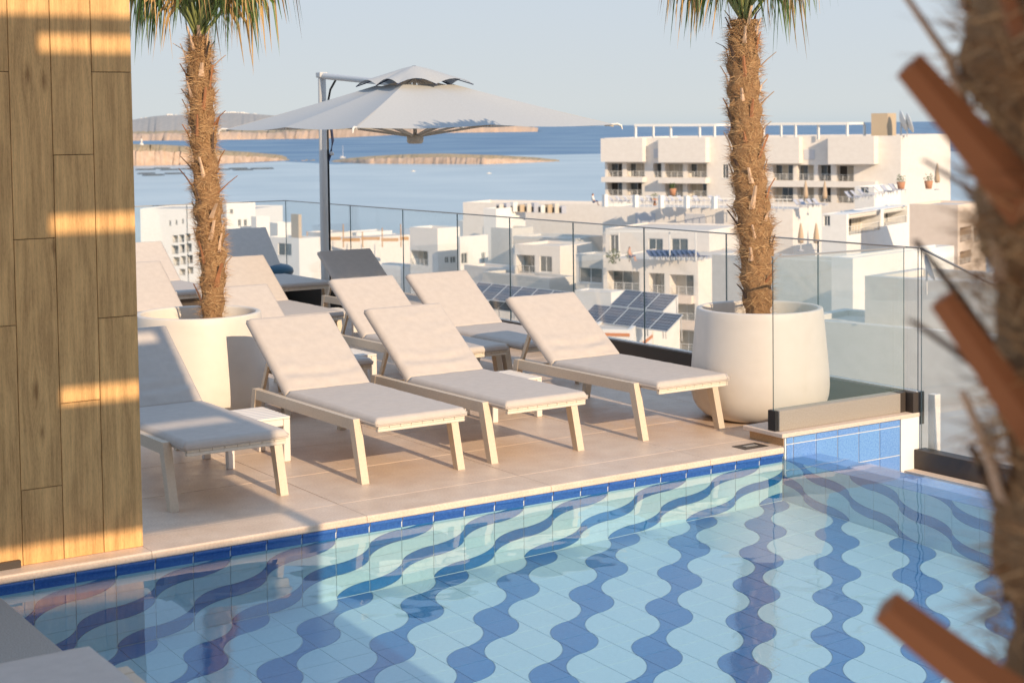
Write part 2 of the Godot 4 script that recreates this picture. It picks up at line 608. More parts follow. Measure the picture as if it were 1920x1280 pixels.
# lays the wave tiles of one face; cells: [[i, j, origin Vector2, clip rect or null], ...]
func wave_face(owner_node: Node3D, cells: Array, place: Callable, down: Vector3, eye: Vector3, most: int, on_wall := false) -> void:
	var pieces := [[], []]
	for c in cells:
		var shapes: Array = tile_shapes(wall_kind(c[0], c[1]) if on_wall else tile_kind(c[0], c[1]), 0.2)
		for which in 2:
			for outline in shapes[which]:
				var moved := PackedVector2Array()
				for p in outline: moved.append(p + c[2])
				var cuts := [moved]
				if c[3] != null:
					var r: Rect2 = c[3]
					cuts = Geometry2D.intersect_polygons(moved, PackedVector2Array([r.position, Vector2(r.end.x, r.position.y), r.end, Vector2(r.position.x, r.end.y)]))
				for cut in cuts:
					for shrunk in Geometry2D.offset_polygon(cut, -0.0022 if which == 0 else -0.0016):
						if shrunk.size() > 2 and not Geometry2D.is_polygon_clockwise(shrunk) or shrunk.size() > 2:
							var mid := Vector2.ZERO
							for p in shrunk: mid += p
							mid /= shrunk.size()
							pieces[which].append([(place.call(mid) as Vector3).distance_to(eye), shrunk])
	for which in 2:
		var list: Array = pieces[which]
		list.sort_custom(func(a, b): return a[0] < b[0])
		var rest := st_new()
		rest.set_smooth_group(-1)
		var left := 0
		for k in list.size():
			var st := rest
			if k < most:
				st = st_new()
				st.set_smooth_group(-1)
			else:
				left += 1
			plate(st, list[k][1], place, down)
			if k < most:
				part("blue_tile" if which == 0 else "pale_tile", done(st), M[("blue_wave_%d" if which == 0 else "pale_wave_%d") % (rng.randi() % 3)], owner_node)
		if left > 0:
			tag(part("more_blue_tiles" if which == 0 else "more_pale_tiles", done(rest), M["blue_wave_1" if which == 0 else "pale_wave_1"], owner_node), "", "", "", "stuff")

func build_pool() -> void:
	var eye := Vector3(3.2, 0.4, -3.6)
	var x_left := 1.93
	var z_near := -1.6
	# floor
	var fl := st_new()
	quad(fl, Vector3(x_left - 0.1, floor_y(x_left - 0.1, BACK - 0.1) - 0.006, BACK - 0.1), Vector3(WEIR + 0.1, floor_y(WEIR + 0.1, BACK - 0.1) - 0.006, BACK - 0.1), Vector3(WEIR + 0.1, floor_y(WEIR + 0.1, z_near) - 0.006, z_near), Vector3(x_left - 0.1, floor_y(x_left - 0.1, z_near) - 0.006, z_near))
	var floor_node := part("pool_floor", done(fl), M.pool_grout, self)
	tag(floor_node, "", "", "", "structure")
	var cells := []
	var bound := Rect2(x_left, BACK + 0.004, WEIR - x_left - 0.002, z_near - BACK)
	for i in range(8, 36):
		for j in range(-38, -8):
			var o := Vector2(0.162 + 0.2 * i, -0.056 + 0.2 * j)
			var cell := Rect2(o, Vector2(0.2, 0.2))
			if not bound.intersects(cell): continue
			cells.append([i, j, o, null if bound.encloses(cell) else bound])
	wave_face(floor_node, cells, func(p: Vector2) -> Vector3: return Vector3(p.x, floor_y(p.x, p.y), p.y), Vector3(0, -0.005, 0), eye, 300)
	# back wall under water: rows run on from the floor rows, seen shallow through the water
	var bw := part("pool_back_wall", box_mesh(Vector3(x_left - 0.1, -1.0, -7.695), Vector3(6.97, -0.042, BACK - 0.006)), M.pool_grout, self)
	tag(bw, "", "", "", "structure")
	cells = []
	bound = Rect2(x_left, 0.0, WEIR - x_left, 1.126)
	for i in range(8, 36):
		for row in 6:
			var o := Vector2(0.162 + 0.2 * i, 1.126 - 0.2 * (row + 1))
			var cell := Rect2(o, Vector2(0.2, 0.2))
			if not bound.intersects(cell): continue
			cells.append([i, -38 - row, o, null if bound.encloses(cell) else bound])
	wave_face(bw, cells, func(p: Vector2) -> Vector3: return Vector3(p.x, lerpf(WATER, floor_y(p.x, BACK), p.y / 1.126), BACK), Vector3(0, 0, -0.005), eye, 220, true)
	# glazed rim tiles between coping and water, with a finger groove
	for k in 27:
		var x0 := maxf(0.162 + 0.2 * (8 + k), x_left)
		var x1 := minf(0.162 + 0.2 * (9 + k), 6.962)
		if x1 - x0 < 0.02: continue
		var st := st_new()
		var prof := [Vector2(-7.445, -0.0405), Vector2(-7.430, -0.0410), Vector2(-7.4265, -0.046), Vector2(-7.4265, -0.056), Vector2(-7.432, -0.064), Vector2(-7.437, -0.070), Vector2(-7.4385, -0.085), Vector2(-7.4385, -0.098), Vector2(-7.445, -0.10)]
		st.set_smooth_group(0)
		for i in prof.size() - 1:
			var p: Vector2 = prof[i]
			var q: Vector2 = prof[i + 1]
			quad(st, Vector3(x0 + 0.0035, p.y, p.x), Vector3(x1 - 0.0035, p.y, p.x), Vector3(x1 - 0.0035, q.y, q.x), Vector3(x0 + 0.0035, q.y, q.x))
		st.set_smooth_group(-1)
		for x in [x0 + 0.0035, x1 - 0.0035]:
			for i in range(1, prof.size() - 1):
				for p in [prof[0], prof[i], prof[i + 1]]:
					st.add_vertex(Vector3(x, p.y, p.x))
		part("rim_tile", done(st), M["rim_tile_%d" % (rng.randi() % 3)], bw)
	part("rim_grout", box_mesh(Vector3(x_left, -0.095, BACK - 0.01), Vector3(6.96, -0.0412, BACK + 0.0006)), M.grout_white, bw)
	# overflow weir at the far end: tiled top just under water and a wave-tiled inner face
	var weir := part("overflow_weir", box_mesh(Vector3(WEIR + 0.004, -0.95, BACK), Vector3(7.285, -0.088, z_near)), M.pool_grout, self)
	tag(weir, "", "", "", "structure")
	for j in 30:
		for i in 2:
			var a := Vector3(WEIR + 0.16 * i + 0.002, -0.088, BACK + 0.2 * j + 0.002)
			part("weir_tile", chamfer_box(a, a + Vector3(0.156, 0.006, 0.196), 0.001), M["wall_tile_%d" % (rng.randi() % 3)] if i == 1 else M["blue_wave_%d" % (rng.randi() % 3)], weir)
	cells = []
	bound = Rect2(0.0, BACK, 1.0, z_near - BACK)
	for row in 6:
		for j in range(-38, -8):
			var o := Vector2(0.2 * row, -0.056 + 0.2 * j)
			var cell := Rect2(o, Vector2(0.2, 0.2))
			if not bound.intersects(cell): continue
			cells.append([34 + row, j, o, null if bound.encloses(cell) else bound])
	wave_face(weir, cells, func(p: Vector2) -> Vector3: return Vector3(WEIR, lerpf(floor_y(WEIR, p.y), -0.084, p.x), p.y), Vector3(0.004, 0, 0), eye, 120)
	# left side wall under the near coping, and the side nearest the camera
	part("pool_side_wall", box_mesh(Vector3(x_left - 0.25, -1.0, BACK), Vector3(x_left, -0.06, z_near)), M.pale_wave_0, self).set_meta("kind", "structure")
	part("pool_near_wall", box_mesh(Vector3(x_left - 0.25, -1.0, z_near), Vector3(7.4, -0.06, z_near + 0.3)), M.pale_wave_0, self).set_meta("kind", "structure")
	# water
	var wt := st_new()
	quad(wt, Vector3(x_left, WATER, BACK + 0.002), Vector3(7.282, WATER, BACK + 0.002), Vector3(7.282, WATER, z_near), Vector3(x_left, WATER, z_near))
	part("pool_water", done(wt), M.pool_water, self).set_meta("kind", "structure")
	# overflow gutter beyond the weir, and the outer kerb that carries the raked glass
	part("overflow_gutter", box_mesh(Vector3(7.285, -1.0, BACK), Vector3(8.12, -0.34, z_near)), M.wall_tile_1, self).set_meta("kind", "structure")
	part("outer_kerb", box_mesh(Vector3(8.06, -1.2, -7.435), Vector3(8.40, -0.295, z_near)), M.ledge_stone, self).set_meta("kind", "structure")

# ------------------------------------------------------------------ raised ledge, plank wall
func build_wall_and_ledge() -> void:
	# raised block behind the weir: rendered core, tiles in front, stone top
	var blk := thing("raised_ledge", Vector3(6.94, 0, -7.42), 0.0, "low raised ledge with blue tiled front and beige stone top carrying the short glass panel", "ledge")
	part("core", box_mesh(Vector3(0.035, -1.0, -0.35), Vector3(1.268, 0.0575, -0.018)), M.wall_white, blk)
	part("stone_top", chamfer_box(Vector3(0.0, 0.0585, -0.375), Vector3(1.275, 0.0855, 0.004), 0.003), M.ledge_stone, blk)
	part("end_board", chamfer_box(Vector3(0.03, 0.001, -0.34), Vector3(0.034, 0.0575, -0.02), 0.0005), M.raw_ply, blk)
	part("white_end", chamfer_box(Vector3(1.09, -0.335, -0.017), Vector3(1.272, 0.058, -0.0005), 0.001), M.wall_white, blk)
	part("tile_bed", box_mesh(Vector3(0.036, -0.34, -0.0175), Vector3(1.0885, 0.058, -0.012)), M.grout_white, blk)
	var xs := [0.043, 0.105, 0.305, 0.500, 0.695, 0.892, 1.087]
	var ys := [0.057, 0.011, -0.187, -0.34]
	for i in xs.size() - 1:
		for j in ys.size() - 1:
			part("ledge_tile", chamfer_box(Vector3(xs[i] + 0.0035, ys[j + 1] + 0.0035, -0.0125), Vector3(xs[i + 1] - 0.0035, ys[j] - 0.0035, -0.005), 0.0012), M["wall_tile_%d" % (rng.randi() % 3)], blk)
	# plank wall
	var wl := thing("plank_wall", Vector3(2.741, 0, -7.54), 0.0, "tall wall clad in brown wood planks at the left edge beside the pool", "wall")
	part("backing", box_mesh(Vector3(-4.2, 0.0, -0.30), Vector3(-0.004, 4.2, -0.014)), M.dark_joint, wl)
	var starts := [2.358 - 1.2 * 2, 1.959 - 1.2 * 2, 1.562 - 1.2 * 2, 2.356 - 1.2 * 2]
	for c in 21:
		var x1 := -0.199 * c - (0.0 if c == 0 else 0.0015)
		var x0 := -0.199 * (c + 1) + 0.0015
		var y: float = starts[c % 4] if c < 4 else starts[0] + 0.4 * rng.randi_range(0, 2)
		while y < 4.2:
			var y0 := maxf(y + 0.0015, 0.001)
			var y1 := minf(y + 1.2 - 0.0015, 4.2)
			if y1 - y0 > 0.02:
				part("plank", plank(x0, x1, y0, y1, 0.012), M.wood_plank, wl)
			y += 1.2
	part("end_plank", plank_end(), M.wood_plank, wl)
	part("foot_profile", box_mesh(Vector3(-1.2, 0.002, 0.002), Vector3(-0.615, 0.035, 0.03)), M.bronze, wl)

func plank(x0: float, x1: float, y0: float, y1: float, t: float) -> ArrayMesh:
	var st := st_new()
	st.set_smooth_group(-1)
	var o := Vector2(rng.randi_range(0, 7) * 0.125, rng.randf() * 0.5)
	var c := 0.0015
	var uv := func(x: float, y: float) -> Vector2: return o + Vector2((x - x0) / 1.6, (y - y0) / 2.4)
	var f := [Vector2(x0 + c, y0 + c), Vector2(x0 + c, y1 - c), Vector2(x1 - c, y1 - c), Vector2(x1 - c, y0 + c)]
	var b := [Vector2(x0, y0), Vector2(x0, y1), Vector2(x1, y1), Vector2(x1, y0)]
	var pk := func(p: Vector2, z: float) -> Vector3: return Vector3(p.x, p.y, z)
	quad(st, pk.call(f[0], 0.0), pk.call(f[1], 0.0), pk.call(f[2], 0.0), pk.call(f[3], 0.0), PackedVector2Array([uv.call(f[0].x, f[0].y), uv.call(f[1].x, f[1].y), uv.call(f[2].x, f[2].y), uv.call(f[3].x, f[3].y)]))
	for k in 4:
		var j := (k + 1) % 4
		var u4 := PackedVector2Array([uv.call(b[k].x, b[k].y), uv.call(b[j].x, b[j].y), uv.call(f[j].x, f[j].y), uv.call(f[k].x, f[k].y)])
		quad(st, pk.call(b[k], -c), pk.call(b[j], -c), pk.call(f[j], 0.0), pk.call(f[k], 0.0), u4)
		quad(st, pk.call(b[k], -t), pk.call(b[j], -t), pk.call(b[j], -c), pk.call(b[k], -c), u4)
	return done(st)

func plank_end() -> ArrayMesh:
	var st := st_new()
	st.set_smooth_group(-1)
	var u := PackedVector2Array([Vector2(0.1, 0), Vector2(0.1, 1), Vector2(0.28, 1), Vector2(0.28, 0)])
	quad(st, Vector3(-0.002, 0.001, -0.002), Vector3(-0.002, 4.2, -0.002), Vector3(-0.002, 4.2, -0.30), Vector3(-0.002, 0.001, -0.30), u)
	return done(st)

# ------------------------------------------------------------------ glass balustrade
func pane_mesh(a: Vector3, b: Vector3, t: float, top_a: float, top_b: float, low: float) -> ArrayMesh:
	# upright sheet from a to b (on the ground line), bottom at low, tops at top_a and top_b
	var st := st_new()
	var s := (b - a).cross(Vector3.UP).normalized() * t * 0.5
	var p := [Vector3(a.x, low, a.z), Vector3(b.x, low, b.z), Vector3(b.x, top_b, b.z), Vector3(a.x, top_a, a.z)]
	var f := []
	var k := []
	for v in p:
		f.append(v + s)
		k.append(v - s)
	quad(st, f[0], f[3], f[2], f[1])
	quad(st, k[0], k[1], k[2], k[3])
	for i in 4:
		var j := (i + 1) % 4
		quad(st, f[i], f[j], k[j], k[i])
	return done(st)

func glass_run(called: String, label: String, pts: Array, tops: Array, low: float, rail := true) -> Node3D:
	var o := thing(called, Vector3.ZERO, 0.0, label, "balustrade")
	for i in pts.size() - 1:
		var a: Vector3 = pts[i]
		var b: Vector3 = pts[i + 1]
		var f := (b - a).normalized()
		part("glass_pane", pane_mesh(a + f * 0.007, b - f * 0.007, 0.014, tops[i], tops[i + 1], low), M.clear_glass, o)
		for e in [[a + f * 0.005, tops[i]], [b - f * 0.005, tops[i + 1]]]:
			var st := st_new()
			bar(st, Vector3(e[0].x, low, e[0].z), Vector3(e[0].x, e[1], e[0].z), 0.003, 0.005, f.cross(Vector3.UP))
			part("pane_edge", done(st), M.glass_edge, o)
	if rail:
		for i in pts.size() - 1:
			var st := st_new()
			bar(st, pts[i] + Vector3(0, tops[i] + 0.005, 0), pts[i + 1] + Vector3(0, tops[i + 1] + 0.005, 0), 0.020, 0.010)
			part("top_rail", done(st), M.rail_metal, o)
	return o

func build_glass() -> void:
	var zs := [-17.40, -15.73, -14.54, -13.44, -12.49, -11.46, -10.44, -9.40, -8.39, -7.43]
	var pts := []
	var tops := []
	for z in zs:
		pts.append(Vector3(8.21, 0, z))
		tops.append(1.205)
	var f := glass_run("glass_balustrade", "long frameless glass balustrade with thin metal top rail along the seaward side of the deck", pts, tops, 0.16)
	part("base_channel", chamfer_box(Vector3(8.155, 0.0, -17.46), Vector3(8.265, 0.225, -7.425), 0.003), M.bronze, f)
	part("channel_gasket", box_mesh(Vector3(8.19, 0.2252, -17.42), Vector3(8.23, 0.231, -7.43)), M.alu, f)
	pts = []
	tops = []
	for x in [8.21, 6.95, 5.7, 4.45, 3.2, 1.95]:
		pts.append(Vector3(x, 0, -17.40))
		tops.append(1.205)
	f = glass_run("glass_balustrade", "glass balustrade across the far end of the deck behind the back row", pts, tops, 0.16)
	part("base_channel", chamfer_box(Vector3(1.9, 0.0, -17.455), Vector3(8.154, 0.225, -17.345), 0.003), M.bronze, f)
	f = glass_run("glass_balustrade", "short glass panel on the tiled ledge in front of the right planter", [Vector3(6.972, 0, -7.54), Vector3(8.19, 0, -7.54)], [1.205, 1.205], 0.12)
	part("base_channel", chamfer_box(Vector3(6.985, 0.0865, -7.585), Vector3(8.10, 0.218, -7.49), 0.002), M.worn_channel, f)
	part("channel_end", chamfer_box(Vector3(6.962, 0.0865, -7.575), Vector3(6.984, 0.218, -7.505), 0.001), M.black_rubber, f)
	part("corner_channel", chamfer_box(Vector3(8.101, 0.0865, -7.585), Vector3(8.150, 0.222, -7.49), 0.002), M.bronze, f)
	f = glass_run("glass_balustrade", "glass panel with sloping top rail going down towards the overflow edge", [Vector3(8.21, 0, -7.41), Vector3(8.21, 0, -6.55), Vector3(8.21, 0, -5.4), Vector3(8.21, 0, -4.2)], [1.205, 0.92, 0.92, 0.92], -0.25)
	part("base_channel", chamfer_box(Vector3(8.155, -0.2945, -7.42), Vector3(8.265, -0.162, -4.1), 0.003), M.bronze, f)
	part("end_post", chamfer_box(Vector3(8.27, -0.29, -7.40), Vector3(8.33, 0.21, -7.34), 0.003), M.white_metal, f)


# ------------------------------------------------------------------ loungers
# soft slab lying in the plane z (length) by x (width), top up; puffy edges and a few creases
func cushion_mesh(w: float, l: float, t: float, crease: float, sd: int) -> ArrayMesh:
	var nx := 22
	var nz := 40
	var n := FastNoiseLite.new()
	n.seed = sd
	n.frequency = 1.0
	var r := 0.022
	var top := func(i: int, j: int) -> Vector3:
		var u := float(i) / nx
		var v := float(j) / nz
		# vertices gather at the rims
		var x := w * (0.5 - 0.5 * cos(PI * u)) * 0.35 + w * u * 0.65
		var z := l * (0.5 - 0.5 * cos(PI * v)) * 0.35 + l * v * 0.65
		var e := minf(minf(x, w - x), minf(z, l - z))
		var fall := 0.0
		if e < r: fall = r - sqrt(maxf(0.0, r * r - (r - e) * (r - e)))
		var puff := 0.006 * sin(PI * clampf(x / w, 0, 1)) * sin(PI * clampf(z / l, 0, 1))
		var wr := 0.0025 * n.get_noise_2d(x * 7.0, z * 5.0)
		# creases bunch near the fold (z = l end)
		var c := crease * exp(-pow((l - z) / 0.11, 2.0)) * (0.5 + 0.5 * sin((l - z) * 62.0 + 2.6 * cos(3.4 * (x / w - 0.35)))) * (0.35 + 0.65 * absf(n.get_noise_2d(x * 3.0 + 9.0, z * 2.0)) * 2.0)
		return Vector3(x, t - fall + puff + wr + c * (1.0 if e > r else 0.0), -z)
	var st := st_new()
	st.set_smooth_group(0)
	for i in nx:
		for j in nz:
			quad(st, top.call(i, j), top.call(i, j + 1), top.call(i + 1, j + 1), top.call(i + 1, j))
	# sides bulge slightly; bottom is flat
	var rim := []
	for i in nx: rim.append([i, 0])
	for j in nz: rim.append([nx, j])
	for i in nx: rim.append([nx - i, nz])
	for j in nz: rim.append([0, nz - j])
	var mid := Vector3(w * 0.5, 0, -l * 0.5)
	for k in rim.size():
		var a: Vector3 = top.call(rim[k][0], rim[k][1])
		var nk: Array = rim[(k + 1) % rim.size()]
		var b: Vector3 = top.call(nk[0], nk[1])
		var la := a
		var lb := b
		la.y = 0.0
		lb.y = 0.0
		la = la.lerp(Vector3(mid.x, 0, mid.z), 0.008)
		lb = lb.lerp(Vector3(mid.x, 0, mid.z), 0.008)
		quad(st, a, b, lb, la)
	st.set_smooth_group(-1)
	quad(st, Vector3(0, 0.0, 0), Vector3(w, 0.0, 0), Vector3(w, 0.0, -l), Vector3(0, 0.0, -l))
	return done(st)

func make_lounger(label: String, back_angle: float, sd: int) -> Node3D:
	var o := thing("sun_lounger", Vector3.ZERO, 0.0, label, "sun lounger", "sun loungers on the deck")
	for s in [0, 1]:
		var x := 0.0225 if s == 0 else 0.6775
		# side frame: rail with a mitred, splayed front leg and rear leg
		var st := st_new()
		bar(st, Vector3(x, 0.334, -0.085), Vector3(x, 0.326, -1.52), 0.045, 0.066)
		part("side_rail", done(st), M.frame_paint, o)
		st = st_new()
		prism(st, x, 0.0245, [Vector2(-0.145, 0.3685), Vector2(-0.078, 0.3685), Vector2(0.018, 0.0), Vector2(-0.036, 0.0)])
		part("leg", done(st), M.frame_paint, o)
		st = st_new()
		prism(st, x, 0.0245, [Vector2(-1.462, 0.3605), Vector2(-1.5225, 0.3605), Vector2(-1.590, 0.0), Vector2(-1.545, 0.0)])
		part("leg", done(st), M.frame_paint, o)
	for q in [[0.318, -0.30], [0.318, -1.12], [0.300, -1.48]]:
		part("cross_bar", chamfer_box(Vector3(0.046, q[0] - 0.015, q[1] - 0.02), Vector3(0.654, q[0] + 0.015, q[1] + 0.02), 0.003), M.frame_paint, o)
	# slats of the seat run lengthwise, those of the back too
	for k in 8:
		part("slat", chamfer_box(Vector3(0.060 + 0.0735 * k, 0.334, -1.085), Vector3(0.1315 + 0.0735 * k, 0.349, 0.115), 0.002), M.slat_paint, o)
	part("foot_rail", chamfer_box(Vector3(0.058, 0.314, 0.085), Vector3(0.646, 0.3335, 0.115), 0.003), M.slat_paint, o)
	var seat := part("seat_cushion", cushion_mesh(0.62, 1.215, 0.046, 0.0, sd), M.cushion_cloth, o, Vector3(0.04, 0.3495, 0.125))
	part("piping", piping(0.62, 1.215), M.cushion_cloth, seat, Vector3(0, 0.012, 0))
	# back
	var b := Node3D.new()
	b.name = "backrest"
	b.position = Vector3(0.04, 0.3505, -1.10)
	b.rotation.x = back_angle
	o.add_child(b)
	for k in 8:
		part("slat", chamfer_box(Vector3(0.020 + 0.0735 * k, -0.016, -0.715), Vector3(0.0915 + 0.0735 * k, -0.002, -0.01), 0.002), M.slat_paint, b)
	part("back_cushion", cushion_mesh(0.62, 0.735, 0.048, 0.0, sd + 40), M.cushion_cloth, b)
	# strut behind the back
	var hi := Vector3(0, 0.3505, -1.10) + Vector3(0, sin(back_angle) * 0.40 - 0.02, -cos(back_angle) * 0.40)
	for x in [0.085, 0.615]:
		var st := st_new()
		bar(st, Vector3(x, hi.y, hi.z), Vector3(x, 0.315, hi.z - 0.13), 0.02, 0.032)
		part("back_strut", done(st), M.frame_paint, o)
	return o

func piping(w: float, l: float) -> ArrayMesh:
	var st := st_new()
	var path := [Vector3(0.012, 0, -0.002), Vector3(w - 0.012, 0, -0.002), Vector3(w - 0.002, 0, -0.012), Vector3(w - 0.002, 0, -l + 0.012), Vector3(w - 0.012, 0, -l + 0.002), Vector3(0.012, 0, -l + 0.002), Vector3(0.002, 0, -l + 0.012), Vector3(0.002, 0, -0.012), Vector3(0.012, 0, -0.002)]
	var rad := []
	for p in path: rad.append(0.0035)
	tube(st, path, rad, 6, false)
	return done(st)

# flat shape in the z-y plane given thickness 2*h about x
func prism(st: SurfaceTool, x: float, h: float, pts: Array) -> void:
	var n := pts.size()
	for s in [-1.0, 1.0]:
		for k in range(1, n - 1):
			var t := [pts[0], pts[k], pts[k + 1]]
			if s < 0: t = [pts[0], pts[k + 1], pts[k]]
			for p in t: st.add_vertex(Vector3(x + s * h, p.y, p.x))
	for k in n:
		var a: Vector2 = pts[k]
		var b: Vector2 = pts[(k + 1) % n]
		quad(st, Vector3(x - h, a.y, a.x), Vector3(x + h, a.y, a.x), Vector3(x + h, b.y, b.x), Vector3(x - h, b.y, b.x))

func build_loungers() -> void:
	# [left edge x, front leg z, back angle, label]
	var a := deg_to_rad(35.0)
	var spots := [
		[5.18, -8.13, a, "beige sun lounger third from the plank wall in the front row"],
		[3.11, -8.13, a, "beige sun lounger half in shade right beside the plank wall"],
		[4.27, -8.11, a, "beige sun lounger in front of the left planter"],
		[6.36, -8.13, a, "beige sun lounger beside the right planter, front row"],
		[4.80, -10.26, a, "beige sun lounger right behind the left planter, mostly hidden by it"],
		[5.985, -10.26, a, "beige sun lounger in the second row directly left of the one along the glass"],
		[6.715, -10.24, a, "beige sun lounger of the second row nearest the glass, striped by a trunk shadow"],
		[4.96, -13.08, a, "beige sun lounger seen between the plank wall and the left trunk, nearer one"],
		[6.03, -13.06, a, "beige sun lounger just right of the left trunk with its seat in blue shade"],
		[7.27, -13.08, a, "beige sun lounger dappled by leaf shadows in front of the parasol pole"],
		[5.97, -15.72, a, "beige sun lounger far back between the plank wall and the left trunk"],
		[7.24, -15.72, deg_to_rad(47.0), "shaded blue-grey sun lounger with steep back under the parasol"],
	]
	var proto := make_lounger(spots[0][3], a, 5)
	proto.position = Vector3(spots[0][0], 0, spots[0][1])
	# two front loungers get creased covers of their own
	for k in range(1, spots.size()):
		var s: Array = spots[k]
		var o: Node3D
		if s[2] != a:
			o = make_lounger(s[3], s[2], 17)
		else:
			o = proto.duplicate()
			o.name = numbered("sun_lounger")
			add_child(o)
			o.set_meta("label", s[3])
		o.position = Vector3(s[0], 0, s[1])
		o.rotation.y = rng.randf_range(-0.006, 0.006)
		if k == 1 or k == 2 or k == 3:
			(o.get_node("backrest/back_cushion") as MeshInstance3D).mesh = creased_back(k)
			(o.get_node("seat_cushion") as MeshInstance3D).mesh = cushion_mesh(0.62, 1.215, 0.046, 0.0, 80 + k)
	(proto.get_node("backrest/back_cushion") as MeshInstance3D).mesh = creased_back(9)

# back cover whose cloth bunches near the fold
func creased_back(sd: int) -> ArrayMesh:
	var m := cushion_mesh(0.62, 0.735, 0.048, 0.0, sd + 40)
	var mdt := MeshDataTool.new()
	mdt.create_from_surface(m, 0)
	var n := FastNoiseLite.new()
	n.seed = sd
	n.frequency = 1.0
	for i in mdt.get_vertex_count():
		var v := mdt.get_vertex(i)
		if v.y < 0.03: continue
		var e := minf(minf(v.x, 0.62 - v.x), minf(-v.z, 0.735 + v.z))
		var soft := smoothstep(0.015, 0.06, e)
		var d := -v.z
		var sag := 0.10 * (v.x - 0.31) * (v.x - 0.31) * 3.0
		var c := 0.010 * exp(-pow((d - 0.09 - sag) / 0.035, 2.0)) - 0.006 * exp(-pow((d - 0.145 - sag * 1.6) / 0.03, 2.0)) + 0.005 * exp(-pow((d - 0.20 - sag * 2.2) / 0.03, 2.0))
		v.y += soft * (c * (0.6 + 0.8 * n.get_noise_2d(v.x * 4.0, sd)) + 0.004 * n.get_noise_2d(v.x * 6.0, v.z * 6.0))
		mdt.set_vertex(i, v)
	var out := ArrayMesh.new()
	mdt.commit_to_surface(out)
	var st := SurfaceTool.new()
	st.create_from(out, 0)
	st.generate_normals()
	return st.commit()

# ------------------------------------------------------------------ planters and palms
func build_planters() -> void:
	var prof := [Vector2(0.0, 0.004), Vector2(0.30, 0.004), Vector2(0.36, 0.012), Vector2(0.405, 0.035), Vector2(0.445, 0.075), Vector2(0.470, 0.12), Vector2(0.483, 0.17), Vector2(0.488, 0.23), Vector2(0.485, 0.32), Vector2(0.474, 0.45), Vector2(0.460, 0.60), Vector2(0.448, 0.72), Vector2(0.443, 0.765), Vector2(0.440, 0.772), Vector2(0.432, 0.775), Vector2(0.412, 0.775), Vector2(0.405, 0.771), Vector2(0.401, 0.762), Vector2(0.405, 0.66), Vector2(0.408, 0.62)]
	var sets := [
		[Vector3(4.31, 0, -10.62), "off-white rounded planter standing behind the front loungers on the left", "palm with fibrous brown trunk rising from the left planter", [Vector3(4.39, 0.60, -10.56), Vector3(4.41, 1.17, -10.57), Vector3(4.396, 1.48, -10.60), Vector3(4.386, 1.86, -10.63), Vector3(4.385, 2.24, -10.66), Vector3(4.39, 2.54, -10.675), Vector3(4.39, 2.74, -10.685)], [0.082, 0.100, 0.105, 0.098, 0.096, 0.095, 0.060], 11],
		[Vector3(7.58, 0, -8.33), "off-white rounded planter standing behind the short glass panel on the right", "palm with thick shaggy trunk rising from the right planter", [Vector3(7.57, 0.60, -8.33), Vector3(7.578, 1.17, -8.36), Vector3(7.568, 1.43, -8.38), Vector3(7.551, 1.81, -8.416), Vector3(7.547, 2.19, -8.44), Vector3(7.553, 2.56, -8.46), Vector3(7.566, 2.80, -8.465)], [0.100, 0.126, 0.130, 0.124, 0.122, 0.120, 0.095], 23],
	]
	for s in sets:
		var o := thing("planter", s[0], 0.0, s[1], "planter", "planters on the deck")
		part("shell", lathe(prof, 96), M.planter_shell, o)
		part("soil", lathe([Vector2(0.0, 0.665), Vector2(0.2, 0.66), Vector2(0.4055, 0.65)], 40), M.tan_block, o)
		var st := st_new()
		var r2 := RandomNumberGenerator.new()
		r2.seed = s[5]
		for k in 46:
			var a := r2.randf() * TAU
			var d := sqrt(r2.randf()) * 0.36
			pebble(st, Vector3(d * cos(a), 0.672, d * sin(a)), r2.randf_range(0.018, 0.04), r2)
		tag(part("pebbles", done(st), M.pebble, o), "", "", "", "stuff")
		palm(s[2], s[3], s[4], s[5], true)

func pebble(st: SurfaceTool, c: Vector3, r: float, r2: RandomNumberGenerator) -> void:
	var q := [Vector3.UP * 0.7, Vector3.DOWN * 0.7]
	var ring := []
	for k in 6:
		var a := TAU * k / 6.0 + r2.randf() * 0.3
		ring.append(c + Vector3(cos(a) * r2.randf_range(0.8, 1.2), r2.randf_range(-0.15, 0.15), sin(a) * r2.randf_range(0.8, 1.2)) * r)
	st.set_smooth_group(0)
	for k in 6:
		var j := (k + 1) % 6
		for v in [c + q[0] * r, ring[k], ring[j]]: st.add_vertex(v)
		for v in [c + q[1] * r, ring[j], ring[k]]: st.add_vertex(v)

func along(path: Array, radii: Array, t: float) -> Array:
	# t 0..1 over the polyline by index -> [point, radius]
	var f := t * (path.size() - 1)
	var i := mini(int(f), path.size() - 2)
	var k := f - i
	return [(path[i] as Vector3).lerp(path[i + 1], k), lerpf(radii[i], radii[i + 1], k)]

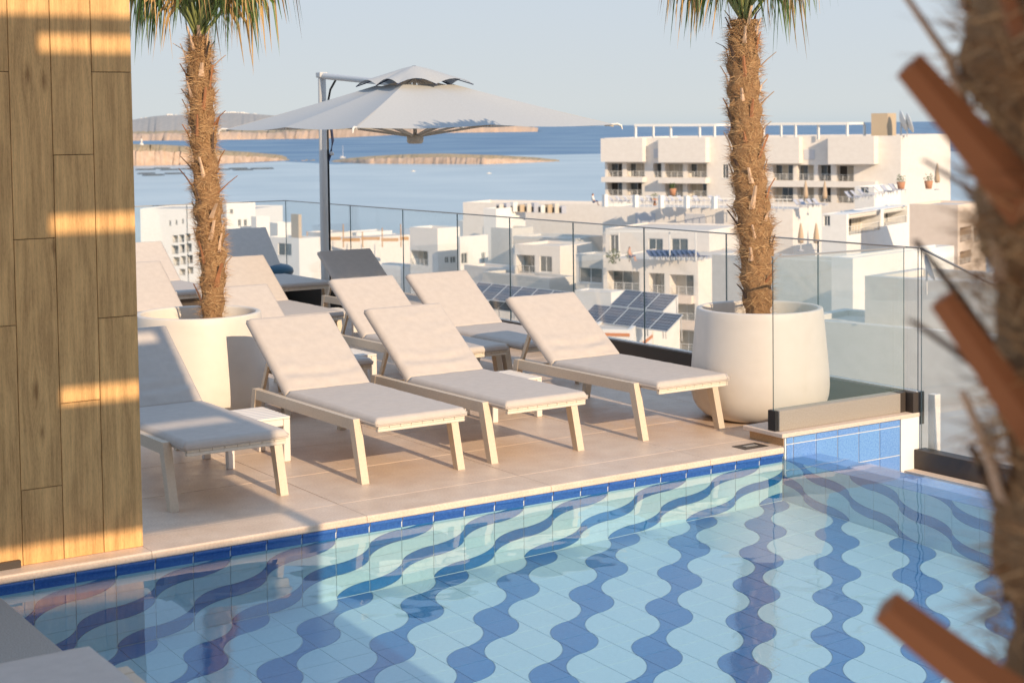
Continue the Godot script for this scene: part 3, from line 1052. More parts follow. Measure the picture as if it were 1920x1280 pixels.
func palm(label: String, path: Array, radii: Array, sd: int, crown: bool, hair := 9500) -> Node3D:
	var r2 := RandomNumberGenerator.new()
	r2.seed = sd
	var foot: Vector3 = path[0]
	var o := thing("palm_tree", foot, 0.0, label, "palm tree", "palms on the terrace")
	var loc := []
	for p in path: loc.append(p - foot)
	# trunk: rings with uneven swellings where old leaf bases sit
	var n := FastNoiseLite.new()
	n.seed = sd
	n.frequency = 1.0
	var st := st_new()
	st.set_smooth_group(0)
	var rings := []
	var rows := 90
	var sides := 40
	for i in rows + 1:
		var pr: Array = along(loc, radii, float(i) / rows)
		var ring := []
		for k in sides:
			var a := TAU * k / sides
			var y: float = pr[0].y
			var swell := 0.010 * sin(y * 38.0 + 2.0 * sin(a + sd) + a * 1.0) + 0.016 * n.get_noise_3d(cos(a) * 2.2, y * 9.0, sin(a) * 2.2) + 0.008 * n.get_noise_3d(cos(a) * 9.0, y * 30.0, sin(a) * 9.0)
			ring.append(pr[0] + Vector3(cos(a), 0, sin(a)) * (pr[1] - 0.012 + swell))
		rings.append(ring)
	for i in rows:
		for k in sides:
			var j := (k + 1) % sides
			quad(st, rings[i][k], rings[i + 1][k], rings[i + 1][j], rings[i][j])
	part("trunk", done(st), M.palm_fibre, o)
	# shaggy fibre: thin slivers lying along the trunk, some standing off
	var sts := []
	for k in 4:
		var q := st_new()
		q.set_smooth_group(-1)
		sts.append(q)
	for i in hair:
		var t := r2.randf()
		var pr: Array = along(loc, radii, t)
		var a := r2.randf() * TAU
		var out := Vector3(cos(a), 0, sin(a))
		var side := Vector3(-sin(a), 0, cos(a))
		var band := sin(pr[0].y * 36.0 + a * 1.0)
		var base: Vector3 = pr[0] + out * (pr[1] - 0.006 + r2.randf() * 0.006)
		var off := r2.randf_range(0.05, 0.45) if r2.randf() < 0.80 else r2.randf_range(0.5, 1.3)
		var dir := (Vector3.UP * (0.45 + 0.5 * band + r2.randf_range(-0.5, 0.4)) + side * r2.randf_range(-1.1, 1.1) + out * off).normalized()
		var l := r2.randf_range(0.03, 0.105)
		var w := dir.cross(out).normalized() * r2.randf_range(0.0007, 0.0019)
		var tip: Vector3 = base + dir * l + Vector3.DOWN * l * 0.15
		var q: SurfaceTool = sts[[0, 0, 1, 1, 2, 3][r2.randi() % 6]]
		for v in [base - w, base + w, tip]: q.add_vertex(v)
	for k in 4:
		tag(part("fibre", done(sts[k]), M["fibre_hair_%d" % k], o), "", "", "", "stuff")
	# cut leaf stubs in a spiral
	var height: float = loc[-1].y
	var count := int(height / 0.034)
	for i in count:
		var t := (i + 0.5) / count
		if t < 0.06: continue
		var pr: Array = along(loc, radii, t)
		var a := i * 2.399 + r2.randf_range(-0.25, 0.25)
		var out := Vector3(cos(a), 0, sin(a))
		var side := Vector3(-sin(a), 0, cos(a))
		var l := r2.randf_range(0.08, 0.18)
		var lean := r2.randf_range(0.12, 0.36) if r2.randf() < 0.72 else r2.randf_range(0.5, 1.1)
		var base: Vector3 = pr[0] + out * (pr[1] - 0.012)
		var dir := (Vector3.UP + out * lean + side * r2.randf_range(-0.25, 0.25)).normalized()
		part("leaf_stub", stub(base, dir, side, out, l, r2.randf_range(0.011, 0.019), r2), M[["stub_pale", "stub_red", "stub_pale", "stub_dark"][r2.randi() % 4]], o)
	if crown:
		var top: Vector3 = loc[-1]
		for i in 30:
			var a := i * 2.399 + r2.randf_range(-0.2, 0.2)
			var rise := lerpf(1.40, 0.80, pow(float(i) / 29.0, 0.8)) + r2.randf_range(-0.1, 0.1)
			frond(o, top + Vector3(0, r2.randf_range(-0.06, 0.10), 0), a, rise, r2.randf_range(0.50, 0.70), r2, i > 21)
	return o

func stub(base: Vector3, dir: Vector3, side: Vector3, out: Vector3, l: float, w: float, r2: RandomNumberGenerator) -> ArrayMesh:
	var st := st_new()
	st.set_smooth_group(-1)
	var bend := out * r2.randf_range(0.0, 0.03)
	var mid := base + dir * l * 0.55
	var tip := base + dir * l + bend
	var rings := []
	for s in [[base, w * 1.25, 0.009], [mid, w * 0.8, 0.007], [tip, w * 0.62, 0.005]]:
		var p: Vector3 = s[0]
		rings.append([p - side * s[1], p + out * s[2], p + side * s[1], p - out * s[2] * 0.6])
	for i in 2:
		for k in 4:
			var j := (k + 1) % 4
			quad(st, rings[i][k], rings[i + 1][k], rings[i + 1][j], rings[i][j])
	quad(st, rings[2][0], rings[2][3], rings[2][2], rings[2][1])
	return done(st)

# fan leaf: petiole, then pleated segments that droop at their tips
func frond(parent: Node3D, from: Vector3, a: float, rise: float, reach: float, r2: RandomNumberGenerator, old: bool) -> void:
	var out := Vector3(cos(a), 0, sin(a))
	var side := Vector3(-sin(a), 0, cos(a))
	var dir := (out * cos(rise) + Vector3.UP * sin(rise)).normalized()
	var hub := from + dir * reach + Vector3.DOWN * 0.10 * reach
	var st := st_new()
	tube(st, [from - dir * 0.06, from + dir * reach * 0.5 + Vector3.DOWN * 0.01, hub], [0.016, 0.011, 0.008], 5)
	var f := Node3D.new()
	f.name = "frond"
	parent.add_child(f, true)
	part("petiole", done(st), M.petiole, f)
	var up := side.cross(dir).normalized()
	if up.y < 0: up = -up
	var seg := st_new()
	seg.set_smooth_group(-1)
	var dry := st_new()
	dry.set_smooth_group(-1)
	var dried := 0
	var count := 30
	for k in count:
		var g := lerpf(-2.25, 2.25, float(k) / (count - 1))
		var d := (dir * cos(g) + side * sin(g)).normalized()
		var l := 0.50 * (0.72 + 0.28 * cos(g * 0.55)) * r2.randf_range(0.85, 1.1)
		var w := 0.021
		var p0 := hub
		var p1 := hub + d * l * 0.48 + up * 0.02
		var droop := r2.randf_range(0.10, 0.30) + (0.14 if old else 0.0)
		var p2 := hub + d * l * 0.82 + Vector3.DOWN * droop * l * 0.75
		var p3 := hub + d * l * 0.95 + Vector3.DOWN * l * (droop * 1.9 + r2.randf_range(0.1, 0.5))
		var s := d.cross(up).normalized()
		var q := seg
		if old and r2.randf() < 0.45 or r2.randf() < 0.07:
			q = dry
			dried += 1
		var fold := up * 0.010
		# each segment is a shallow V along its midrib
		for e in [-1.0, 1.0]:
			var a0: Vector3 = p0 + s * e * w * 0.25
			var a1: Vector3 = p1 + s * e * w + fold
			var a2: Vector3 = p2 + s * e * w * 0.55 + fold * 0.5
			quad(q, p0, p1, a1, a0)
			quad(q, p1, p2, a2, a1)
			for v in [p2, p3, a2]: q.add_vertex(v)
		if r2.randf() < 0.5:
			# hanging thread
			var th := p2 + s * w
			for v in [th, th + s * 0.0015, th + Vector3.DOWN * r2.randf_range(0.08, 0.24) + out * 0.02]: dry.add_vertex(v)
			dried += 1
	part("blade", done(seg), M["leaf_green_%d" % (r2.randi() % 3)], f)
	if dried > 0:
		tag(part("dry_fringe", done(dry), M.leaf_dry, f), "", "", "", "stuff")

# ------------------------------------------------------------------ parasol
func build_umbrella() -> void:
	var o := thing("cantilever_parasol", Vector3(8.02, 0, -16.0), 0.0, "large grey square cantilever parasol with vented top over the back loungers", "parasol")
	var st := st_new()
	tube(st, [Vector3(0, 0.0, 0), Vector3(0, 0.9, 0), Vector3(0.005, 2.69, 0)], [0.048, 0.047, 0.045], 20)
	part("pole", done(st), M.pole_metal, o)
	part("base_plate", chamfer_box(Vector3(-0.35, 0.001, -0.35), Vector3(0.13, 0.05, 0.35), 0.01), M.bronze, o)
	st = st_new()
	bar(st, Vector3(0.058, 0.1, 0.014), Vector3(0.058, 2.2, 0.014), 0.014, 0.022, Vector3.BACK)
	part("track", done(st), M.black_rubber, o)
	st = st_new()
	tube(st, [Vector3(0.05, 2.16, 0.02), Vector3(0.10, 2.06, 0.02), Vector3(0.115, 1.93, 0.02), Vector3(0.09, 1.80, 0.02), Vector3(0.055, 1.70, 0.02)], [0.014, 0.016, 0.016, 0.015, 0.012], 8)
	part("crank_handle", done(st), M.navy_strap, o)
	part("crank_knob", lathe([Vector2(0, -0.025), Vector2(0.022, -0.018), Vector2(0.026, 0.0), Vector2(0.022, 0.018), Vector2(0, 0.025)], 14), M.pole_metal, o, Vector3(0.085, 1.79, 0.05))
	# canopy centre, edges and peak in the parasol's own axes
	var c := Vector3(-0.06, 0, 2.18)
	var half := 1.43
	var edge_y := 2.075
	var peak := 2.61
	st = st_new()
	tube(st, [Vector3(0.0, 2.66, 0.0), Vector3(0.0, 2.62, 0.5), Vector3(c.x, 2.50, c.z - 0.1)], [0.036, 0.034, 0.03], 10)
	part("arm", done(st), M.pole_metal, o)
	part("pole_cap", chamfer_box(Vector3(-0.05, 2.64, -0.05), Vector3(0.05, 2.70, 0.06), 0.008), M.pole_metal, o)
	st = st_new()
	tube(st, [Vector3(0.02, 2.2, 0.03), Vector3(0.015, 2.5, 0.18), Vector3(0.01, 2.6, 0.32)], [0.012, 0.012, 0.012], 8)
	part("gas_strut", done(st), M.black_rubber, o)
	# eight panels with sagging edges
	var rim := []
	for k in 8:
		var a := [Vector2(-1, -1), Vector2(0, -1), Vector2(1, -1), Vector2(1, 0), Vector2(1, 1), Vector2(0, 1), Vector2(-1, 1), Vector2(-1, 0)][k] as Vector2
		rim.append(c + Vector3(a.x * half, edge_y + (0.012 if k % 2 else 0.0), a.y * half))
	for k in 8:
		var p0: Vector3 = rim[k]
		var p1: Vector3 = rim[(k + 1) % 8]
		part("canopy_panel", canopy_panel(c, p0, p1, peak, 0.20), M.canopy_cloth, o)
	for k in 8:
		var p: Vector3 = rim[k]
		var top := c + Vector3(0, peak - 0.03, 0)
		var q := st_new()
		bar(q, top.lerp(p, 0.04) + Vector3(0, -0.02, 0), p + Vector3(0, -0.012, 0) + (c + Vector3(0, p.y, 0) - p).normalized() * 0.01, 0.018, 0.026)
		var rib := part("rib", done(q), M.arm_metal, o)
		q = st_new()
		bar(q, c + Vector3(0, 1.985, 0) + (p - c - Vector3(0, p.y, 0)).normalized() * 0.06, top.lerp(p, 0.72) + Vector3(0, -0.03, 0), 0.016, 0.022)
		part("strut", done(q), M.arm_metal, rib)
	for k in [0, 2, 4, 6]:
		var p: Vector3 = rim[k]
		var f := (p - c - Vector3(0, p.y, 0)).normalized()
		var q := st_new()
		tube(q, [p - f * 0.10 + Vector3(0, -0.006, 0), p + f * 0.03 + Vector3(0, 0.004, 0), p + f * 0.065 + Vector3(0, -0.012, 0), p + f * 0.075 + Vector3(0, -0.05, 0)], [0.010, 0.013, 0.011, 0.005], 8)
		part("corner_tip", done(q), M.white_metal, o)
	part("hub", lathe([Vector2(0, 1.905), Vector2(0.065, 1.908), Vector2(0.082, 1.925), Vector2(0.085, 1.985), Vector2(0.07, 2.0), Vector2(0, 2.0)], 24), M.arm_metal, o, c)
	st = st_new()
	tube(st, [c + Vector3(0, 2.0, 0), c + Vector3(0, peak, 0)], [0.02, 0.02], 8)
	part("mast", done(st), M.arm_metal, o)
	# vent cap: eight lifted flaps
	for k in 8:
		var a := [Vector2(-1, -1), Vector2(0, -1), Vector2(1, -1), Vector2(1, 0), Vector2(1, 1), Vector2(0, 1), Vector2(-1, 1), Vector2(-1, 0)]
		var u := a[k] as Vector2
		var v := a[(k + 1) % 8] as Vector2
		var q := st_new()
		q.set_smooth_group(0)
		var ns := 8
		for i in ns:
			for j in 5:
				var at := func(ii: int, jj: int) -> Vector3:
					var s := float(ii) / ns
					var t := float(jj) / 5.0
					var flat := u.lerp(v, s) * 0.43 * t
					var lift := 0.055 * pow(t, 2.0) * sin(PI * s)
					return c + Vector3(flat.x, 2.690 - 0.195 * pow(t, 1.25) + lift, flat.y)
				quad(q, at.call(i, j), at.call(i, j + 1), at.call(i + 1, j + 1), at.call(i + 1, j))
		part("vent_flap", done(q), M.canopy_cloth, o)
	for k in 8:
		var s := [Vector2(-1, -1), Vector2(0, -1), Vector2(1, -1), Vector2(1, 0), Vector2(1, 1), Vector2(0, 1), Vector2(-1, 1), Vector2(-1, 0)][k] as Vector2
		var q := st_new()
		bar(q, c + Vector3(0, 2.685, 0), c + Vector3(s.x * 0.43, 2.490, s.y * 0.43), 0.03, 0.008)
		part("vent_strap", done(q), M.navy_strap, o)

func canopy_panel(c: Vector3, p0: Vector3, p1: Vector3, peak: float, inner: float) -> ArrayMesh:
	var st := st_new()
	st.set_smooth_group(0)
	var n := 12
	var apex := c + Vector3(0, peak, 0)
	var at := func(i: int, j: int) -> Vector3:
		var s := float(i) / n
		var t := lerpf(inner, 1.0, float(j) / n)
		var e := p0.lerp(p1, s)
		var p := apex.lerp(e, t)
		p.y -= 0.045 * sin(PI * s) * t * (1.0 - 0.55 * t) + 0.012 * sin(PI * t)
		var inw := (c + Vector3(0, e.y, 0) - e) * 0.02 * sin(PI * s) * t
		return p + inw
	for i in n:
		for j in n:
			quad(st, at.call(i, j), at.call(i, j + 1), at.call(i + 1, j + 1), at.call(i + 1, j))
	return done(st)

# ------------------------------------------------------------------ tables, pouf, drain
func build_small_things() -> void:
	var spots := [
		[Vector3(3.80, 0, -8.94), "white slatted side table between the shaded lounger and its neighbour"],
		[Vector3(5.915, 0, -9.24), "white slatted side table wedged behind the third and fourth front loungers"],
		[Vector3(5.535, 0, -11.0), "white slatted side table in the second row behind the front loungers"],
		[Vector3(6.79, 0, -13.7), "white slatted side table in the third row before the parasol pole"],
	]
	var proto: Node3D
	for k in spots.size():
		var o: Node3D
		if k == 0:
			o = thing("side_table", spots[0][0], 0.0, spots[0][1], "side table", "slatted side tables")
			for i in 8:
				part("slat", chamfer_box(Vector3(0.0, 0.268, -0.046 - 0.0525 * i), Vector3(0.42, 0.285, -0.001 - 0.0525 * i), 0.003), M.table_paint, o)
			for s in [[0.0, 0.0], [0.375, 0.0], [0.0, -0.375], [0.375, -0.375]]:
				part("leg", chamfer_box(Vector3(s[0], 0.0, s[1] - 0.045), Vector3(s[0] + 0.045, 0.267, s[1]), 0.004), M.table_paint, o)
			for z in [0.0, -0.375]:
				part("apron", chamfer_box(Vector3(0.0455, 0.225, z - 0.04), Vector3(0.3745, 0.267, z - 0.005), 0.003), M.table_paint, o)
			proto = o
		else:
			o = proto.duplicate()
			o.name = numbered("side_table")
			add_child(o)
			o.position = spots[k][0]
			o.set_meta("label", spots[k][1])
	# teal pedestal table seen past the shaded lounger
	var t := thing("pedestal_table", Vector3(7.85, 0, -17.0), 0.0, "round teal pedestal seat with domed top behind the shaded lounger", "stool")
	part("domed_top", lathe([Vector2(0.0, 0.50), Vector2(0.10, 0.495), Vector2(0.18, 0.475), Vector2(0.225, 0.44), Vector2(0.235, 0.40), Vector2(0.22, 0.37), Vector2(0.10, 0.355), Vector2(0, 0.355)], 40), M.teal_plastic, t)
	part("stem", lathe([Vector2(0.0, 0.0), Vector2(0.19, 0.002), Vector2(0.185, 0.02), Vector2(0.09, 0.10), Vector2(0.06, 0.22), Vector2(0.08, 0.354), Vector2(0, 0.354)], 32), M.teal_stand, t)
	# skimmer cover beside the ledge
	var dr := thing("drain_cover", Vector3(6.70, 0.0, -7.50), 0.0, "small dark drain cover let into the deck corner beside the tiled ledge", "drain cover")
	part("frame", chamfer_box(Vector3(0, 0.0005, -0.13), Vector3(0.20, 0.004, 0.0), 0.001), M.bronze, dr)
	part("lid", chamfer_box(Vector3(0.05, 0.0045, -0.085), Vector3(0.15, 0.007, -0.045), 0.001), M.worn_channel, dr)

# ------------------------------------------------------------------ camera's side of the pool
func build_near_side() -> void:
	# stone border left of the pool with a joint
	var k := part("near_border", box_mesh(Vector3(-3.0, -0.5, -7.12), Vector3(1.905, -0.035, -0.4)), M.grout_deck, self)
	tag(k, "", "", "", "structure")
	var z := -7.11
	var edges := [-7.11, -6.17, -4.97, -3.77, -2.57, -1.4]
	for i in edges.size() - 1:
		for x in [[0.71, 1.912], [-0.49, 0.705], [-1.69, -0.495]]:
			part("border_slab", chamfer_box(Vector3(x[0], -0.034, edges[i] + 0.002), Vector3(x[1], 0.0, edges[i + 1] - 0.002), 0.004), M.grey_stone, k)
	part("near_deck", box_mesh(Vector3(-6.0, -0.5, -1.395), Vector3(9.0, -0.002, 6.0)), M.deck_tile, self).set_meta("kind", "structure")
	# lounger on the near side, its foot pointing away
	var lo := make_lounger("sun lounger cushion corner in deep shade at the bottom left of the pool", deg_to_rad(20.0), 30)
	lo.position = Vector3(1.69, 0, -4.905)
	lo.rotation.y = PI
	# palm close to the camera, in a planter by the pool
	palm("dark out-of-focus palm trunk close to the camera at the right edge", [Vector3(1.36, 0.0, -0.97), Vector3(1.365, 0.8, -0.98), Vector3(1.37, 1.5, -0.985), Vector3(1.375, 1.76, -0.995), Vector3(1.372, 1.975, -1.008), Vector3(1.378, 2.19, -1.018), Vector3(1.38, 2.7, -1.02), Vector3(1.38, 3.0, -1.02)], [0.13, 0.125, 0.112, 0.112, 0.122, 0.133, 0.12, 0.08], 57, false, 6500)
	var o := get_node("palm_tree_002")
	var foot := Vector3(1.36, 0.0, -0.97)
	for s in [[Vector3(1.144, 2.124, -1.048), Vector3(1.262, 1.985, -1.0), 0.020], [Vector3(1.161, 1.902, -1.023), Vector3(1.262, 1.76, -0.985), 0.016], [Vector3(1.105, 1.612, -1.041), Vector3(1.27, 1.47, -0.975), 0.022]]:
		var st := st_new()
		var d: Vector3 = (s[0] - s[1]).normalized()
		var w := d.cross(Vector3(0.5, 0, -0.83)).normalized()
		var t := w.cross(d).normalized()
		var rings := []
		for q in [[s[1], 1.35], [(s[0] as Vector3).lerp(s[1], 0.5), 1.0], [s[0], 0.8]]:
			var p: Vector3 = q[0] - foot
			var h: float = s[2] * q[1]
			rings.append([p - w * h, p + t * h * 0.5, p + w * h, p - t * h * 0.5])
		for i in 2:
			for j in 4:
				quad(st, rings[i][j], rings[i + 1][j], rings[i + 1][(j + 1) % 4], rings[i][(j + 1) % 4])
		quad(st, rings[2][0], rings[2][1], rings[2][2], rings[2][3])
		part("leaf_stub", done(st), M.stub_red, o)
	# timber louvre screen behind the camera: its gaps throw the bars of light on the plank wall
	var sc := thing("louvre_screen", Vector3(0, 0, 0.6), 0.0, "tall louvre screen of wide boards behind the camera side of the pool", "screen")
	var gaps := [[3.21, 3.385], [4.03, 4.125], [4.865, 4.965], [5.735, 5.83], [5.91, 6.12]]
	var y := 1.75
	for g in gaps:
		part("board", box_mesh(Vector3(-7.0, y, -0.02), Vector3(3.44, g[0], 0.02)), M.timber_orange, sc)
		y = g[1]
	part("board", box_mesh(Vector3(-7.0, y, -0.02), Vector3(3.44, 9.5, 0.02)), M.timber_orange, sc)
	for q in [1, 2, 3]:
		part("filler_board", box_mesh(Vector3(-7.0, gaps[q][0] + 0.001, -0.02), Vector3(2.06 + 0.03 * (3 - q), gaps[q][1] - 0.001, 0.02)), M.timber_orange, sc)
	part("post", box_mesh(Vector3(3.36, 0.0, 0.022), Vector3(3.44, 9.5, 0.10)), M.timber_orange, sc)
	part("post", box_mesh(Vector3(-7.0, 0.0, 0.022), Vector3(-6.92, 9.5, 0.10)), M.timber_orange, sc)

# ------------------------------------------------------------------ sea, coast, far things
func strip(grid: Array, r0: int, r1: int) -> ArrayMesh:
	var st := st_new()
	st.set_smooth_group(0)
	for i in grid.size() - 1:
		for r in range(r0, r1):
			quad(st, grid[i][r], grid[i][r + 1], grid[i + 1][r + 1], grid[i + 1][r])
	return done(st)

# adds small hummocks between the columns of a shore grid so that cliffs read as rock
func rough(grid: Array, sd: int, amount: float, times: int) -> Array:
	var n := FastNoiseLite.new()
	n.seed = sd
	n.frequency = 1.0
	var out := []
	for i in (grid.size() - 1) * times + 1:
		var f := float(i) / times
		var k := mini(int(f), grid.size() - 2)
		var row := []
		for r in (grid[0] as Array).size():
			var p: Vector3 = (grid[k][r] as Vector3).lerp(grid[k + 1][r], f - k)
			if r >= 1 and r <= 3:
				p += Vector3(n.get_noise_2d(f * 2.3, r * 7.0), (0.0 if r == 1 else 0.45 * n.get_noise_2d(f * 3.1, r * 9.0 + 4.0)), n.get_noise_2d(f * 2.7, r * 5.0 + 8.0)) * amount
			row.append(p)
		out.append(row)
	return out

func lay_coast(headland: Array, flat_island: Array, coast: Array, wood: Array, wood_top: Array, ridge_houses: Array, plain_houses: Array, far_blocks: Array, statue_at: Vector3, boats: Array, pens: Array) -> void:
	var st := st_new()
	quad(st, Vector3(-60000, -38.0, -110000), Vector3(110000, -38.0, -110000), Vector3(110000, -38.0, 2000), Vector3(-60000, -38.0, 2000))
	part("sea", done(st), M.sea_water, self).set_meta("kind", "structure")
	# sheltered, calmer water on this side of the islands
	st = st_new()
	var rim := []
	var n := FastNoiseLite.new()
	n.seed = 4
	for i in 61:
		var a := deg_to_rad(lerpf(-40.0, 75.0, i / 60.0))
		var d := 1900.0 + 900.0 * n.get_noise_1d(i * 14.0) - 6.0 * absf(i - 24.0)
		rim.append(Vector3(sin(a) * d, -37.8, -cos(a) * d))
	for i in 60:
		quad(st, Vector3(0, -37.8, -60), rim[i], rim[i + 1], Vector3(0, -37.8, -60))
	part("bay_water", done(st), M.bay_water, self).set_meta("kind", "structure")
	for s in [["headland", headland, 5.0, 11], ["flat_island", flat_island, 3.0, 12]]:
		var g := rough(s[1], s[3], s[2], 4)
		var o := part(s[0], strip(g, 0, 2), M.coast_rock, self)
		o.set_meta("kind", "structure")
		part("plateau", strip(g, 2, 5), M.coast_scrub, o)
	var gc := rough(coast, 21, 16.0, 4)
	var c := part("far_coast", strip(gc, 0, 2), M.coast_rock, self)
	c.set_meta("kind", "structure")
	part("plain", strip(gc, 2, 3), M.coast_scrub, c)
	part("far_hills", strip(gc, 3, 5), M.far_hill, self).set_meta("kind", "structure")
	# wood on the far plain, too far to tell trees apart
	st = st_new()
	st.set_smooth_group(-1)
	for i in 340:
		var f := rng.randf() * (wood.size() - 1.001)
		var k := int(f)
		var lo: Vector3 = (wood[k] as Vector3).lerp(wood[k + 1], f - k)
		var hi: Vector3 = (wood_top[k] as Vector3).lerp(wood_top[k + 1], f - k)
		var t := rng.randf()
		var p := lo.lerp(hi, t * 0.8) + Vector3(rng.randf_range(-6, 6), 0, -t * 150.0)
		var r := rng.randf_range(4.0, 9.0)
		for q in 4:
			var a := TAU * q / 4.0
			var b := TAU * (q + 1) / 4.0
			for v in [p + Vector3(0, r, 0), p + Vector3(cos(a) * r, -2, sin(a) * r), p + Vector3(cos(b) * r, -2, sin(b) * r)]: st.add_vertex(v)
	var wd := part("far_wood", done(st), M.far_wood, self)
	tag(wd, "dark green strip of woodland on the far coast", "woodland", "", "stuff")
	st = st_new()
	for p in ridge_houses + plain_houses:
		var s := rng.randf_range(5.0, 13.0)
		box(st, p - Vector3(s, 8, s * 0.6), p + Vector3(s, rng.randf_range(2.0, 5.0), s * 0.6))
	tag(part("far_town", done(st), M.far_white, self), "scatter of tiny pale houses along the far ridge", "town", "", "stuff")
	var names := ["long white building on the far coast", "tall beige block on the far coast left of the parasol pole", "small white building on the far hillside"]
	for i in far_blocks.size():
		var b: Array = far_blocks[i]
		var right := Vector3(0.95, 0, 0.3)
		var o := thing("far_building", b[0], -0.35, names[i], "building")
		part("wall", box_mesh(Vector3(0, -8, -20), Vector3(b[1], b[2], 0)), M[b[3]], o)
		part("roof", box_mesh(Vector3(-1, b[2] + 0.05, -21), Vector3(b[1] + 1, b[2] + 1.2, 1)), M.roof_pale, o)
	var s2 := thing("statue", statue_at, 0.0, "pale statue on a plinth on the headland island", "statue")
	part("plinth", lathe([Vector2(0, -2), Vector2(4.5, -2), Vector2(3.6, 0.6), Vector2(2.4, 1.0), Vector2(2.0, 3.4), Vector2(0, 3.4)], 8), M.far_white, s2)
	part("figure", lathe([Vector2(0, 3.4), Vector2(1.2, 3.45), Vector2(1.0, 5.5), Vector2(1.3, 7.2), Vector2(0.55, 8.0), Vector2(0.6, 8.6), Vector2(0, 9.2)], 10), M.far_white, s2)
	# sailing boats and small craft
	for i in boats.size():
		var o := thing("sailing_boat" if i == 0 else "motor_boat", boats[i], 0.4, ["white sailing boat with bare mast right of the parasol pole", "small white boat off the headland island", "tiny white boat in front of the flat island, left one", "tiny white boat in front of the flat island, right one"][i], "boat")
		var k := 1.0 if i == 0 else 0.55
		st = st_new()
		st.set_smooth_group(-1)
		var hull := [Vector3(-6, 1.2, 0), Vector3(-4.5, 1.2, 1.6), Vector3(3, 1.3, 1.5), Vector3(7, 1.7, 0), Vector3(3, 1.3, -1.5), Vector3(-4.5, 1.2, -1.6)]
		for q in 6:
			var a: Vector3 = hull[q] * k
			var b: Vector3 = hull[(q + 1) % 6] * k
			quad(st, a, b, Vector3(b.x * 0.8, -0.4, b.z * 0.4), Vector3(a.x * 0.8, -0.4, a.z * 0.4))
			for v in [a, b, Vector3(0, 1.4, 0) * k]: st.add_vertex(v)
		part("hull", done(st), M.far_white, o)
		part("cabin", chamfer_box(Vector3(-2.5, 1.35, -0.9) * k, Vector3(1.8, 2.4, 0.9) * k, 0.2 * k), M.far_white, o)
		if i == 0:
			st = st_new()
			tube(st, [Vector3(0.8, 1.2, 0), Vector3(0.8, 17.0, 0)], [0.28, 0.18], 6)
			part("mast", done(st), M.far_white, o)
			st = st_new()
			tube(st, [Vector3(0.8, 3.0, 0), Vector3(-4.6, 3.2, 0)], [0.3, 0.3], 6)
			part("boom", done(st), M.lounger_grey, o)
	var order := ["first", "second", "third", "fourth", "fifth", "sixth", "seventh", "eighth", "ninth", "tenth", "eleventh"]
	for i in pens.size():
		var o := thing("fish_pen", pens[i][0], 0.0, "dark floating fish pen ring, %s from the left in the bay" % order[i], "fish pen", "fish pens in the bay")
		var path := []
		var rad := []
		for q in 25:
			var a := TAU * q / 24.0
			path.append(Vector3(cos(a) * pens[i][1], 0.2, sin(a) * pens[i][1]))
			rad.append(0.55)
		st = st_new()
		tube(st, path, rad, 6, false)
		part("float_ring", done(st), M.pen_dark, o)
		st = st_new()
		for q in 25:
			path[q] += Vector3(0, 1.1, 0)
			rad[q] = 0.16
		tube(st, path, rad, 5, false)
		part("hand_rail", done(st), M.pen_dark, o)

# ------------------------------------------------------------------ town
# rectangular face with openings; o lower corner, u along, v up, n outwards; holes [a0, a1, v0, v1, depth]
func holed_face(st: SurfaceTool, o: Vector3, u: Vector3, v: Vector3, n: Vector3, w: float, h: float, holes: Array) -> void:
	var xs := [0.0, w]
	var ys := [0.0, h]
	for q in holes:
		xs.append_array([q[0], q[1]])
		ys.append_array([q[2], q[3]])
	xs.sort()
	ys.sort()
	for i in xs.size() - 1:
		for j in ys.size() - 1:
			if xs[i + 1] - xs[i] < 0.001 or ys[j + 1] - ys[j] < 0.001: continue
			var cx: float = (xs[i] + xs[i + 1]) * 0.5
			var cy: float = (ys[j] + ys[j + 1]) * 0.5
			var open := false
			for q in holes:
				if cx > q[0] and cx < q[1] and cy > q[2] and cy < q[3]: open = true
			if open: continue
			quad(st, o + u * xs[i] + v * ys[j], o + u * xs[i] + v * ys[j + 1], o + u * xs[i + 1] + v * ys[j + 1], o + u * xs[i + 1] + v * ys[j])
	for q in holes:
		var c := [o + u * q[0] + v * q[2], o + u * q[0] + v * q[3], o + u * q[1] + v * q[3], o + u * q[1] + v * q[2]]
		var back: Vector3 = -n * q[4]
		for k in 4:
			var a: Vector3 = c[k]
			var b: Vector3 = c[(k + 1) % 4]
			quad(st, a, b, b + back, a + back)
		quad(st, c[0] + back, c[1] + back, c[2] + back, c[3] + back)

